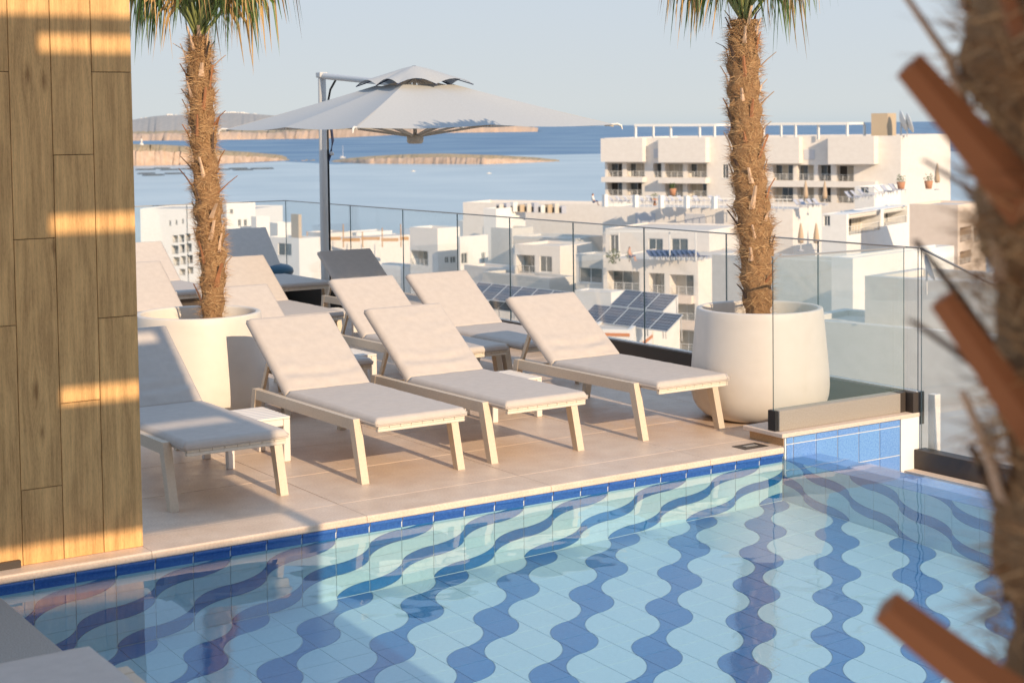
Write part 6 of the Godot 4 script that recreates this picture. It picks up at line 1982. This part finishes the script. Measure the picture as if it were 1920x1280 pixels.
		[Vector3(4181.92, -44.00, -7528.99), Vector3(4181.92, -39.00, -7528.99), Vector3(4240.63, -7.92, -7633.65), Vector3(4619.53, -0.37, -8315.43), Vector3(6222.62, 34.36, -11199.89), Vector3(6611.13, -85.79, -11899.22)],
		[Vector3(4433.68, -44.00, -7891.43), Vector3(4433.68, -39.00, -7891.43), Vector3(4492.89, -8.38, -7995.81), Vector3(4875.09, -1.88, -8675.76), Vector3(6492.16, 30.80, -11552.40), Vector3(6884.07, -89.40, -12249.83)],
		[Vector3(4712.71, -44.00, -8293.13), Vector3(4712.71, -39.00, -8293.13), Vector3(4772.41, -8.88, -8397.22), Vector3(5157.90, -3.54, -9075.31), Vector3(6788.93, 27.01, -11944.06), Vector3(7184.22, -93.24, -12639.57)],
		[Vector3(5023.68, -44.00, -8740.80), Vector3(5023.68, -39.00, -8740.80), Vector3(5083.87, -9.44, -8844.62), Vector3(5472.64, -5.38, -9520.83), Vector3(7117.60, 22.96, -12381.61), Vector3(7516.28, -97.34, -13075.20)],
		[Vector3(5372.41, -44.00, -9242.85), Vector3(5372.41, -39.00, -9242.85), Vector3(5433.09, -10.07, -9346.37), Vector3(5825.14, -7.43, -10020.69), Vector3(7483.99, 18.60, -12873.44), Vector3(7886.05, -101.75, -13565.07)],
		[Vector3(5579.26, -44.00, -9491.72), Vector3(5579.26, -39.00, -9491.72), Vector3(5640.42, -10.36, -9594.96), Vector3(6035.73, -9.37, -10267.37), Vector3(7708.46, 15.04, -13112.01), Vector3(8113.88, -105.36, -13801.67)],
		[Vector3(5620.67, -44.00, -9456.09), Vector3(5620.67, -39.00, -9456.09), Vector3(5682.29, -10.29, -9559.06), Vector3(6080.86, -11.03, -10229.54), Vector3(7767.46, 14.48, -13065.98), Vector3(8176.25, -105.96, -13753.65)],
		[Vector3(5662.02, -44.00, -9420.51), Vector3(5662.02, -39.00, -9420.51), Vector3(5724.12, -9.37, -9523.18), Vector3(6125.95, -10.18, -10191.71), Vector3(7826.36, 13.93, -13019.89), Vector3(8238.51, -106.57, -13705.56)],
		[Vector3(5703.30, -44.00, -9384.97), Vector3(5703.30, -39.00, -9384.97), Vector3(5765.93, -5.78, -9487.34), Vector3(6171.03, -6.33, -10153.89), Vector3(7885.18, 13.37, -12973.76), Vector3(8300.66, -107.17, -13657.41)],
		[Vector3(5744.54, -44.00, -9349.48), Vector3(5744.54, -39.00, -9349.48), Vector3(5807.68, -2.20, -9451.53), Vector3(6216.03, -2.50, -10116.09), Vector3(7943.89, 12.81, -12927.59), Vector3(8362.71, -107.78, -13609.20)],
		[Vector3(5785.72, -44.00, -9314.04), Vector3(5785.72, -39.00, -9314.04), Vector3(5849.37, 1.39, -9415.77), Vector3(6260.98, 1.34, -10078.32), Vector3(8002.50, 12.26, -12881.37), Vector3(8424.65, -108.38, -13560.92)],
		[Vector3(5826.85, -44.00, -9278.64), Vector3(5826.85, -39.00, -9278.64), Vector3(5891.02, 4.97, -9380.04), Vector3(6305.86, 5.17, -10040.58), Vector3(8061.02, 11.70, -12835.11), Vector3(8486.48, -108.99, -13512.59)],
		[Vector3(5867.93, -44.00, -9243.29), Vector3(5867.93, -39.00, -9243.29), Vector3(5932.59, 7.19, -9344.38), Vector3(6350.66, 7.55, -10002.87), Vector3(8119.44, 11.56, -12788.81), Vector3(8548.21, -109.18, -13464.19)],
		[Vector3(5908.95, -44.00, -9207.98), Vector3(5908.95, -39.00, -9207.98), Vector3(5974.08, 7.59, -9308.76), Vector3(6395.37, 7.98, -9965.21), Vector3(8177.76, 11.96, -12742.45), Vector3(8609.83, -108.82, -13415.74)],
		[Vector3(5949.92, -44.00, -9172.71), Vector3(5949.92, -39.00, -9172.71), Vector3(6015.53, 8.00, -9273.19), Vector3(6440.02, 8.42, -9927.57), Vector3(8235.98, 12.37, -12696.06), Vector3(8671.34, -108.47, -13367.22)],
		[Vector3(5990.84, -44.00, -9137.49), Vector3(5990.84, -39.00, -9137.49), Vector3(6056.92, 8.40, -9237.66), Vector3(6484.61, 8.85, -9889.95), Vector3(8294.09, 12.77, -12649.62), Vector3(8732.73, -108.11, -13318.65)],
		[Vector3(6031.71, -44.00, -9102.32), Vector3(6031.71, -39.00, -9102.32), Vector3(6098.21, 4.69, -9202.20), Vector3(6529.09, 4.88, -9852.39), Vector3(8352.03, 7.18, -12603.19), Vector3(8793.94, -113.75, -13270.06)],
		[Vector3(6072.52, -44.00, -9067.19), Vector3(6072.52, -39.00, -9067.19), Vector3(6139.46, 0.94, -9166.79), Vector3(6573.50, 0.86, -9814.86), Vector3(8409.88, 2.04, -12556.71), Vector3(8855.05, -118.94, -13221.41)],
		[Vector3(6113.29, -44.00, -9032.10), Vector3(6113.29, -39.00, -9032.10), Vector3(6180.63, -4.29, -9131.42), Vector3(6617.84, -4.74, -9777.37), Vector3(8467.60, -5.12, -12510.21), Vector3(8916.01, -126.15, -13172.72)],
		[Vector3(6154.00, -44.00, -8997.06), Vector3(6154.00, -39.00, -8997.06), Vector3(6221.76, -9.83, -9096.10), Vector3(6662.12, -10.68, -9739.90), Vector3(8525.20, -13.73, -12463.67), Vector3(8976.85, -134.81, -13123.98)],
	]
	var wood := [Vector3(2490.49, -5.51, -7497.16), Vector3(2584.71, -6.82, -7465.20), Vector3(2705.11, -8.49, -7422.42), Vector3(2821.01, -9.59, -7379.15), Vector3(2937.03, -10.44, -7333.75), Vector3(3057.84, -9.53, -7284.20)]
	var wood_top := [Vector3(2491.03, 16.28, -7496.99), Vector3(2585.17, 12.47, -7465.05), Vector3(2705.53, 9.58, -7422.27), Vector3(2821.52, 13.21, -7378.96), Vector3(2937.47, 10.36, -7333.57), Vector3(3058.00, -1.70, -7284.13)]
	var ridge_houses := [Vector3(4268.34, 109.64, -10138.11), Vector3(4311.81, 116.43, -10119.70), Vector3(4473.34, 110.08, -10049.34), Vector3(4410.79, 119.16, -10076.95), Vector3(4270.81, 111.57, -10137.07), Vector3(4368.11, 119.21, -10095.53), Vector3(4381.13, 112.41, -10089.88), Vector3(4289.73, 117.30, -10129.08), Vector3(4454.26, 110.57, -10057.81), Vector3(4276.49, 115.41, -10134.67), Vector3(4356.02, 114.92, -10100.75), Vector3(4392.07, 120.01, -10085.12), Vector3(4367.42, 120.57, -10095.82), Vector3(4411.97, 111.63, -10076.43), Vector3(4455.15, 108.14, -10057.42), Vector3(4517.59, 104.91, -10029.53), Vector3(4325.26, 110.29, -10113.96), Vector3(4429.76, 116.93, -10068.63), Vector3(4443.23, 107.86, -10062.69), Vector3(4327.89, 119.65, -10112.83), Vector3(4244.18, 107.57, -10148.25), Vector3(4522.48, 103.71, -10027.32), Vector3(4329.41, 114.28, -10112.18), Vector3(4333.79, 109.91, -10110.30), Vector3(4499.10, 104.04, -10037.83), Vector3(4411.49, 111.13, -10076.64), Vector3(4379.11, 122.45, -10090.76), Vector3(4465.37, 112.08, -10052.88), Vector3(4252.67, 118.65, -10144.69), Vector3(4446.46, 115.76, -10061.26), Vector3(4351.25, 119.72, -10102.80), Vector3(4269.83, 109.57, -10137.48), Vector3(4433.19, 117.63, -10067.12), Vector3(4510.57, 108.97, -10032.68), Vector3(3843.51, 90.48, -10306.67), Vector3(3969.08, 99.94, -10258.97), Vector3(3870.44, 89.09, -10296.59), Vector3(4002.25, 102.23, -10246.07), Vector3(3996.57, 108.20, -10248.29), Vector3(3846.92, 90.45, -10305.40), Vector3(4028.40, 102.68, -10235.82), Vector3(3977.47, 109.87, -10255.72), Vector3(3984.76, 102.28, -10252.89), Vector3(4025.58, 106.78, -10236.93), Vector3(3909.29, 98.12, -10281.90), Vector3(4007.29, 102.78, -10244.10), Vector3(4042.83, 103.38, -10230.13), Vector3(3812.31, 84.62, -10318.25)]
	var plain_houses := [Vector3(3429.79, 19.44, -8320.85), Vector3(3213.39, 20.67, -8406.79), Vector3(3393.62, 18.12, -8335.67), Vector3(3169.58, 34.44, -8423.41), Vector3(3385.02, 26.26, -8339.16), Vector3(3418.77, 29.12, -8325.38), Vector3(3563.10, 29.15, -8264.64), Vector3(3332.14, 24.82, -8360.44), Vector3(3105.42, 33.75, -8447.27), Vector3(3413.48, 22.64, -8327.55), Vector3(3217.81, 26.06, -8405.10), Vector3(3543.25, 33.16, -8273.17), Vector3(3329.19, 27.92, -8361.61), Vector3(3324.22, 29.23, -8363.58), Vector3(3644.92, 17.46, -8228.89), Vector3(3331.96, 36.28, -8360.51), Vector3(3305.15, 34.71, -8371.14), Vector3(3304.47, 26.58, -8371.41), Vector3(3385.07, 28.09, -8339.14), Vector3(3149.89, 24.99, -8430.79), Vector3(3425.15, 29.27, -8322.76), Vector3(3652.41, 29.51, -8225.57), Vector3(3434.67, 14.92, -8318.84), Vector3(3544.80, 29.82, -8272.51), Vector3(3668.00, 30.50, -8218.62), Vector3(3604.31, 28.17, -8246.75)]
	var far_blocks := [[Vector3(3054.34, -5.17, -7068.31), 70.4, 15.3, "far_white"], [Vector3(3089.09, -26.50, -6834.29), 36.9, 44.8, "tan_block"], [Vector3(3468.83, 13.14, -7430.16), 18.9, 19.1, "far_white"]]
	var statue_at := Vector3(692.87, -16.11, -1876.15)
	var boats := [Vector3(982.69, -38.00, -1902.33), Vector3(1081.35, -38.00, -2389.71), Vector3(714.71, -38.00, -1244.93), Vector3(721.75, -38.00, -1128.74)]
	var pens := [[Vector3(577.09, -38.00, -1553.33), 9.8], [Vector3(605.96, -38.00, -1582.82), 8.5], [Vector3(591.60, -38.00, -1523.23), 9.6], [Vector3(523.23, -38.00, -1406.33), 8.1], [Vector3(509.70, -38.00, -1352.82), 9.5], [Vector3(540.72, -38.00, -1380.63), 9.3], [Vector3(613.04, -38.00, -1533.31), 6.1], [Vector3(626.45, -38.00, -1468.40), 5.5], [Vector3(652.28, -38.00, -1493.01), 9.8], [Vector3(636.66, -38.00, -1445.32), 9.7], [Vector3(667.60, -38.00, -1468.42), 11.5]]
	lay_coast(headland, flat_island, coast, wood, wood_top, ridge_houses, plain_houses, far_blocks, statue_at, boats, pens)

func build_town() -> void:
	block("white_hotel", "large cream hotel with rows of recessed balconies on the right skyline", "hotel", 27.0, Vector3(155.17, -18.20, -143.45), 25.46, 42.73, 18.44, "wall_cream", 0.30,
		[["balcony", "F", 39.91, 42.36, 12.92, 14.82], ["balcony", "F", 36.42, 39.33, 12.94, 14.82], ["balcony", "F", 33.80, 35.19, 12.88, 14.83], ["balcony", "F", 30.56, 33.39, 12.89, 14.75], ["balcony", "F", 26.97, 29.99, 12.91, 14.76], ["balcony", "F", 14.51, 17.52, 12.54, 14.62], ["balcony", "F", 11.62, 14.06, 12.56, 14.63], ["balcony", "F", 9.27, 11.18, 12.51, 14.63], ["balcony", "F", 6.16, 8.62, 12.45, 14.56], ["balcony", "F", 39.94, 42.38, 10.26, 12.09], ["balcony", "F", 36.86, 39.35, 10.29, 12.11], ["balcony", "F", 30.58, 33.41, 10.21, 12.00], ["balcony", "F", 26.98, 30.01, 10.25, 12.02], ["balcony", "F", 14.52, 17.53, 9.66, 11.61], ["balcony", "F", 11.62, 14.07, 9.70, 11.63], ["balcony", "F", 9.28, 11.18, 9.67, 11.65], ["balcony", "F", 6.16, 8.62, 9.63, 11.61], ["shutter", "F", 40.48, 42.08, 15.51, 16.87], ["shutter", "F", 27.67, 29.18, 15.50, 16.75], ["shutter", "F", 11.61, 13.09, 15.34, 16.69], ["shutter", "F", 6.01, 7.74, 15.27, 16.67], ["shutter", "F", 33.86, 35.08, 15.58, 16.85], ["window", "F", 23.90, 24.76, 12.78, 14.69]],
		[["bay", "wall_cream", "F", 36.23, 42.75, 15.05, 18.38, 0.00, 1.30], ["bay", "wall_cream", "F", 26.63, 33.73, 14.98, 18.39, 0.00, 1.50], ["bay", "wall_cream", "F", 13.31, 18.19, 14.84, 18.35, 0.00, 1.30], ["bay", "wall_cream", "F", 3.02, 9.19, 14.78, 18.42, 0.00, 1.80], ["slab", "wall_cream", "F", 36.27, 42.71, 12.17, 12.89, 0.00, 1.30], ["slab", "wall_cream", "F", 26.66, 33.77, 12.08, 12.83, 0.00, 1.50], ["slab", "wall_cream", "F", 3.02, 18.21, 11.72, 12.50, 0.00, 1.30]])
	block("stair_tower", "beige stair tower with bright side on the roof of the hotel", "roof tower", 27.0, Vector3(155.35, -0.31, -145.92), 3.95, 2.20, 3.48, "tan_block", 0.05,
		[],
		[])
	block("hotel_side_block", "plain white sunlit block in front of the hotel end wall", "building", 20.0, Vector3(137.20, -13.02, -130.95), 7.83, 2.47, 7.50, "wall_white", 0.20,
		[["window", "F", 0.73, 1.80, 6.73, 7.44]],
		[])
	block("hotel_podium", "pale podium wall below the hotel sun terrace with two closed shutters", "building", 27.0, Vector3(120.06, -17.08, -126.55), 9.68, 23.04, 9.78, "wall_cream", 0.25,
		[["shutter", "F", 16.36, 18.84, 7.56, 9.09], ["shutter", "F", 10.23, 12.68, 7.45, 9.07]],
		[])
	block("low_wing", "low pale wing with white parapet left of the hotel terrace", "building", 27.0, Vector3(122.83, -20.46, -164.25), 7.24, 21.59, 12.28, "wall_cream", 0.50,
		[],
		[])
	block("white_annex", "small bright white annex below the low wing", "building", 20.0, Vector3(108.29, -13.63, -167.84), 6.29, 2.04, 5.34, "wall_white", 0.20,
		[["window", "S", 0.82, 1.73, 1.13, 2.63]],
		[])
	block("terrace_wing", "white stepped wing with open covered balconies under the hotel terrace", "building", 24.0, Vector3(108.94, -14.69, -107.53), 18.95, 2.51, 8.02, "wall_white", 0.30,
		[["loggia", "S", 0.56, 9.46, 5.99, 7.96], ["loggia", "S", 10.40, 17.59, 6.29, 7.96], ["window", "F", 1.65, 2.29, 6.86, 7.88]],
		[])
	block("pink_block", "plain peach coloured block beside the terrace wing", "building", 20.0, Vector3(113.87, -14.27, -98.35), 7.30, 4.67, 8.64, "wall_pink", 0.20,
		[["balcony", "S", 0.42, 3.39, 5.18, 6.52], ["balcony", "S", 0.43, 3.41, 3.10, 4.29], ["balcony", "S", 3.94, 7.04, 4.95, 6.31]],
		[])
	block("white_neighbour", "white rendered neighbour house seen through the front glass", "building", 12.0, Vector3(43.71, -8.71, -42.82), 7.65, 0.95, 5.63, "wall_white", 0.30,
		[],
		[])
	block("pale_roof_block", "pale grey roof block seen through glass behind the right planter", "building", 12.0, Vector3(50.84, -10.50, -50.05), 2.10, 7.57, 6.37, "wall_grey", 0.25,
		[],
		[])
	block("grey_wall_house", "large plain grey wall of the next house behind the right glass", "building", 14.0, Vector3(25.12, -7.38, -19.21), 2.29, 4.19, 6.26, "wall_grey", 0.15,
		[],
		[])
	block("grey_low_house", "lower plain grey wall stepping down behind the right planter", "building", 14.0, Vector3(24.25, -7.05, -18.54), 2.21, 5.83, 5.06, "wall_grey", 0.12,
		[],
		[])
	block("balcony_hotel", "cream terraced hotel with railed balconies and a row of blue loungers on its roof", "hotel", 27.0, Vector3(97.01, -24.70, -115.14), 15.63, 10.02, 13.81, "wall_cream", 0.12,
		[["balcony", "F", 6.02, 9.58, 10.60, 12.58], ["balcony", "F", 3.38, 5.12, 10.48, 12.49], ["balcony", "F", 0.34, 2.93, 10.49, 12.43], ["balcony", "F", 3.29, 5.14, 8.27, 9.66], ["balcony", "F", 0.25, 2.90, 8.09, 9.73], ["balcony", "F", 0.22, 2.64, 4.92, 7.08], ["window", "S", 3.80, 6.54, 10.73, 12.19]],
		[["slab", "wall_pink", "F", 5.58, 9.18, 9.99, 10.62, 0.00, 0.45], ["slab", "wall_pink", "F", 3.28, 5.18, 9.71, 10.49, 0.00, 0.45], ["slab", "wall_pink", "F", 0.52, 3.00, 9.72, 10.49, 0.00, 0.45], ["slab", "wall_pink", "F", 0.20, 2.63, 7.23, 8.05, 0.00, 0.40]])
	block("roof_lounge", "set back roof storey with glass doors above the blue loungers", "building", 27.0, Vector3(105.85, -12.56, -123.83), 10.48, 11.84, 3.72, "wall_cream", 0.15,
		[["door", "F", 5.19, 6.84, 1.14, 2.76], ["door", "F", 2.37, 4.23, 1.16, 2.82], ["door", "F", 10.29, 11.29, 1.00, 3.04]],
		[])
	block("bay_window_house", "grey house with a wide recessed window left of the balcony hotel", "building", 20.0, Vector3(93.10, -22.46, -124.92), 3.31, 3.24, 11.75, "wall_grey", 0.20,
		[["window", "F", 0.15, 2.88, 8.93, 10.42]],
		[])
	block("shaded_house", "pale house with covered balcony in the middle of the glass balustrade", "building", 20.0, Vector3(97.62, -24.62, -138.72), 6.19, 6.06, 13.78, "wall_cream", 0.30,
		[["balcony", "F", 3.27, 5.87, 10.64, 12.63], ["window", "F", 1.08, 2.70, 10.88, 12.62]],
		[])
	block("flat_roof_house", "flat pale house with curved parapet below the low wing", "building", 20.0, Vector3(107.83, -20.71, -149.97), 5.67, 9.16, 9.59, "wall_grey", 0.30,
		[],
		[])
	block("corner_house", "white corner house with bright sunny side and small twin windows", "house", 12.0, Vector3(102.01, -25.06, -171.83), 3.90, 5.26, 14.37, "wall_white", 0.30,
		[["window", "S", 1.21, 1.95, 9.86, 10.68], ["window", "S", 2.14, 3.16, 9.79, 10.61], ["balcony", "F", 1.78, 5.14, 9.52, 11.37]],
		[])
	block("tall_white_house", "bright white house with corner windows right of the corner house", "house", 12.0, Vector3(101.72, -24.41, -165.98), 4.88, 0.50, 12.95, "wall_white", 0.35,
		[["window", "S", 0.22, 1.31, 9.60, 10.92], ["window", "S", 3.71, 4.36, 9.10, 10.77]],
		[])
	block("grey_side_house", "grey sided house with a pale drain pipe on its corner", "house", 12.0, Vector3(108.78, -24.91, -164.96), 3.85, 5.25, 14.23, "wall_grey", 0.30,
		[],
		[])
	block("building_site", "unfinished cream building with orange timber along its open top", "building site", 2.0, Vector3(113.96, -32.90, -235.57), 20.97, 4.91, 16.56, "wall_cream", 0.10,
		[],
		[])
	block("site_neighbour", "plain white wall below the building site", "building", 12.0, Vector3(101.37, -25.66, -177.92), 2.98, 7.22, 9.72, "wall_white", 0.20,
		[],
		[])
	block("small_house", "white house with a single two pane window beside the building site", "house", 16.0, Vector3(106.99, -30.88, -222.26), 4.44, 7.91, 16.02, "wall_white", 0.30,
		[["window", "F", 1.78, 4.91, 13.22, 15.14]],
		[])
	block("tan_tower", "narrow tan block wall tower above the small white house", "tower", 6.0, Vector3(109.25, -15.48, -226.99), 0.59, 2.24, 4.05, "tan_block", 0.05,
		[],
		[])
	block("left_hotel", "white hotel with tiers of yellow edged balconies far left beside the trunk", "hotel", -48.0, Vector3(137.93, -57.89, -375.67), 30.90, 16.29, 40.84, "wall_white", 0.30,
		[["window", "S", 7.68, 8.25, 36.53, 37.97], ["window", "S", 9.40, 9.97, 36.80, 38.10], ["window", "S", 11.12, 11.69, 37.06, 38.37], ["balcony", "S", 8.43, 10.01, 32.47, 34.30], ["balcony", "S", 10.15, 11.72, 32.61, 34.44], ["balcony", "S", 11.87, 13.44, 32.88, 34.72], ["balcony", "S", 8.08, 10.08, 29.71, 31.81], ["balcony", "S", 10.23, 11.80, 29.99, 32.09], ["balcony", "S", 11.95, 13.66, 30.27, 32.36], ["balcony", "S", 8.43, 10.30, 26.83, 28.93], ["balcony", "S", 10.45, 12.02, 27.11, 29.21], ["balcony", "S", 12.17, 13.87, 27.39, 29.48], ["balcony", "S", 10.09, 11.80, 24.48, 26.06], ["balcony", "S", 12.24, 13.95, 24.90, 26.60]],
		[])
	block("white_penthouse", "bright white top storey block right of the left trunk", "building", 12.0, Vector3(135.77, -23.91, -317.32), 7.56, 2.76, 10.22, "wall_white", 0.20,
		[["window", "S", 0.92, 1.75, 7.86, 8.90], ["window", "S", 2.94, 3.78, 5.10, 6.61], ["window", "S", 4.48, 5.33, 5.02, 6.53]],
		[])
	block("low_white_rooms", "low white rooms stepping down from the penthouse", "building", 12.0, Vector3(139.35, -23.67, -309.98), 3.49, 1.90, 7.26, "wall_white", 0.20,
		[],
		[])
	block("striped_house", "white house with an orange painted stripe below the solar panels", "house", 42.0, Vector3(60.93, -15.68, -78.95), 20.15, 2.82, 4.82, "wall_white", 0.15,
		[],
		[["stripe", "orange_paint", "S", 0.17, 19.60, 3.22, 3.44, 0.00, 0.03], ["stripe", "orange_paint", "F", 0.04, 2.41, 4.39, 4.59, 0.00, 0.03]])
	block("solar_roof_house", "low pale house whose flat roof carries the solar panels", "house", 20.0, Vector3(67.13, -17.12, -84.43), 3.56, 10.82, 5.65, "wall_cream", 0.10,
		[],
		[])
	block("second_solar_house", "low pale house with more solar panels behind the third lounger", "house", 20.0, Vector3(65.86, -18.29, -93.67), 2.76, 12.58, 6.95, "wall_cream", 0.10,
		[],
		[])
	block("white_strip_wall", "long white parapet wall above the solar panels", "wall", 20.0, Vector3(75.01, -14.17, -99.64), 1.87, 3.47, 3.05, "wall_white", 0.10,
		[],
		[])
	block("background_house", "low cream house in front of the shore left of the parasol pole", "house", 6.0, Vector3(162.52, -31.78, -323.16), 6.96, 8.40, 10.10, "wall_cream", 0.30,
		[],
		[])
	block("background_house", "low white house at the shore right of the parasol pole", "house", 6.0, Vector3(172.86, -32.81, -328.29), 10.17, 6.33, 10.51, "wall_white", 0.30,
		[],
		[])
	block("background_house", "distant white rooftop left of the tan tower", "house", 6.0, Vector3(149.04, -25.98, -320.25), 3.83, 3.43, 7.33, "wall_white", 0.30,
		[],
		[])
	block("background_house", "plain white roof between the corner house and the low wing", "house", 6.0, Vector3(157.12, -21.40, -255.13), 5.68, 1.66, 5.68, "wall_white", 0.30,
		[],
		[])
	block("background_house", "grey roof edge below the shaded house", "house", 6.0, Vector3(93.69, -20.42, -135.13), 3.72, 11.21, 6.60, "wall_grey", 0.30,
		[],
		[])
	block("background_house", "cream rooftop behind the fourth front lounger", "house", 6.0, Vector3(98.71, -22.42, -149.79), 3.17, 8.93, 8.24, "wall_cream", 0.30,
		[],
		[])
	dress_town([Vector3(106.11, -6.65, -140.59), Vector3(106.82, -6.66, -140.12), Vector3(107.54, -6.67, -139.65), Vector3(108.26, -6.68, -139.17), Vector3(108.97, -6.69, -138.70), Vector3(109.69, -6.70, -138.22), Vector3(110.41, -6.71, -137.75), Vector3(111.13, -6.73, -137.28), Vector3(111.84, -6.74, -136.80), Vector3(112.56, -6.75, -136.33), Vector3(113.28, -6.76, -135.85), Vector3(114.00, -6.77, -135.38), Vector3(114.71, -6.78, -134.91), Vector3(115.43, -6.79, -134.43), Vector3(116.15, -6.80, -133.96), Vector3(120.55, -7.14, -126.23), Vector3(121.04, -7.12, -125.92), Vector3(121.06, -7.04, -124.71), Vector3(121.59, -7.02, -124.36), Vector3(110.75, -5.46, -108.81), Vector3(111.22, -5.37, -108.51), Vector3(111.83, -5.25, -108.12), Vector3(112.39, -5.13, -107.75), Vector3(113.03, -4.99, -107.34), Vector3(113.64, -4.89, -106.95), Vector3(114.32, -4.78, -106.50)], [Vector3(93.71, -10.79, -118.52), Vector3(94.12, -10.80, -118.25), Vector3(94.52, -10.80, -117.98), Vector3(94.93, -10.81, -117.71), Vector3(95.34, -10.81, -117.44), Vector3(95.75, -10.82, -117.17), Vector3(96.15, -10.83, -116.90), Vector3(96.56, -10.83, -116.63), Vector3(96.97, -10.84, -116.36), Vector3(97.38, -10.84, -116.09)], [Vector3(123.36, -7.01, -127.99), Vector3(124.41, -7.05, -126.09), Vector3(123.95, -4.89, -109.74), Vector3(102.38, -9.73, -106.87), Vector3(103.57, -9.75, -106.08)], [Vector3(110.06, -6.92, -137.97), Vector3(113.05, -5.91, -138.46), Vector3(114.85, -4.50, -106.17), Vector3(117.07, -4.43, -104.71)], [Vector3(91.98, -10.92, -120.85), Vector3(95.40, -10.89, -117.39), Vector3(96.84, -10.89, -115.25)], [Vector3(110.36, -8.87, -170.04), Vector3(111.10, -8.91, -169.55), Vector3(111.84, -8.94, -169.06), Vector3(112.58, -8.98, -168.57), Vector3(113.32, -9.02, -168.07), Vector3(114.06, -9.06, -167.58), Vector3(114.80, -9.10, -167.09), Vector3(115.54, -9.14, -166.60), Vector3(116.28, -9.18, -166.11), Vector3(117.02, -9.21, -165.62)], Vector3(61.75, -10.95, -85.61), Vector3(58.97, -10.03, -95.90), Vector3(59.58, -10.73, -94.25), [Vector3(138.18, 0.24, -177.45), Vector3(141.07, 0.19, -173.15), Vector3(143.14, 0.16, -169.38), Vector3(144.21, 0.14, -167.47)], [Vector3(145.77, 0.19, -159.25), Vector3(147.96, 0.15, -155.40), Vector3(149.80, 0.12, -152.99), Vector3(151.53, 0.13, -149.45)], Vector3(155.93, 0.23, -144.15), Vector3(155.86, 0.23, -143.00), Vector3(23.16, -1.04, -20.76), [Vector3(114.40, -16.35, -235.28), Vector3(116.67, -16.39, -233.78), Vector3(119.37, -16.43, -231.99), Vector3(122.00, -16.47, -230.26), Vector3(124.71, -16.51, -228.47), Vector3(127.26, -16.54, -226.78), Vector3(128.58, -16.56, -225.91)], [Vector3(90.90, -10.93, -120.36), Vector3(92.18, -10.89, -119.52)], [Vector3(104.85, -6.83, -140.21), Vector3(107.04, -6.88, -137.56), Vector3(109.07, -6.94, -135.62), Vector3(111.09, -7.01, -133.68), Vector3(113.35, -7.09, -131.71), Vector3(116.06, -7.20, -129.55), Vector3(119.97, -7.30, -126.61)], Vector3(91.04, -10.72, -117.88), Vector3(104.37, -6.83, -141.73))
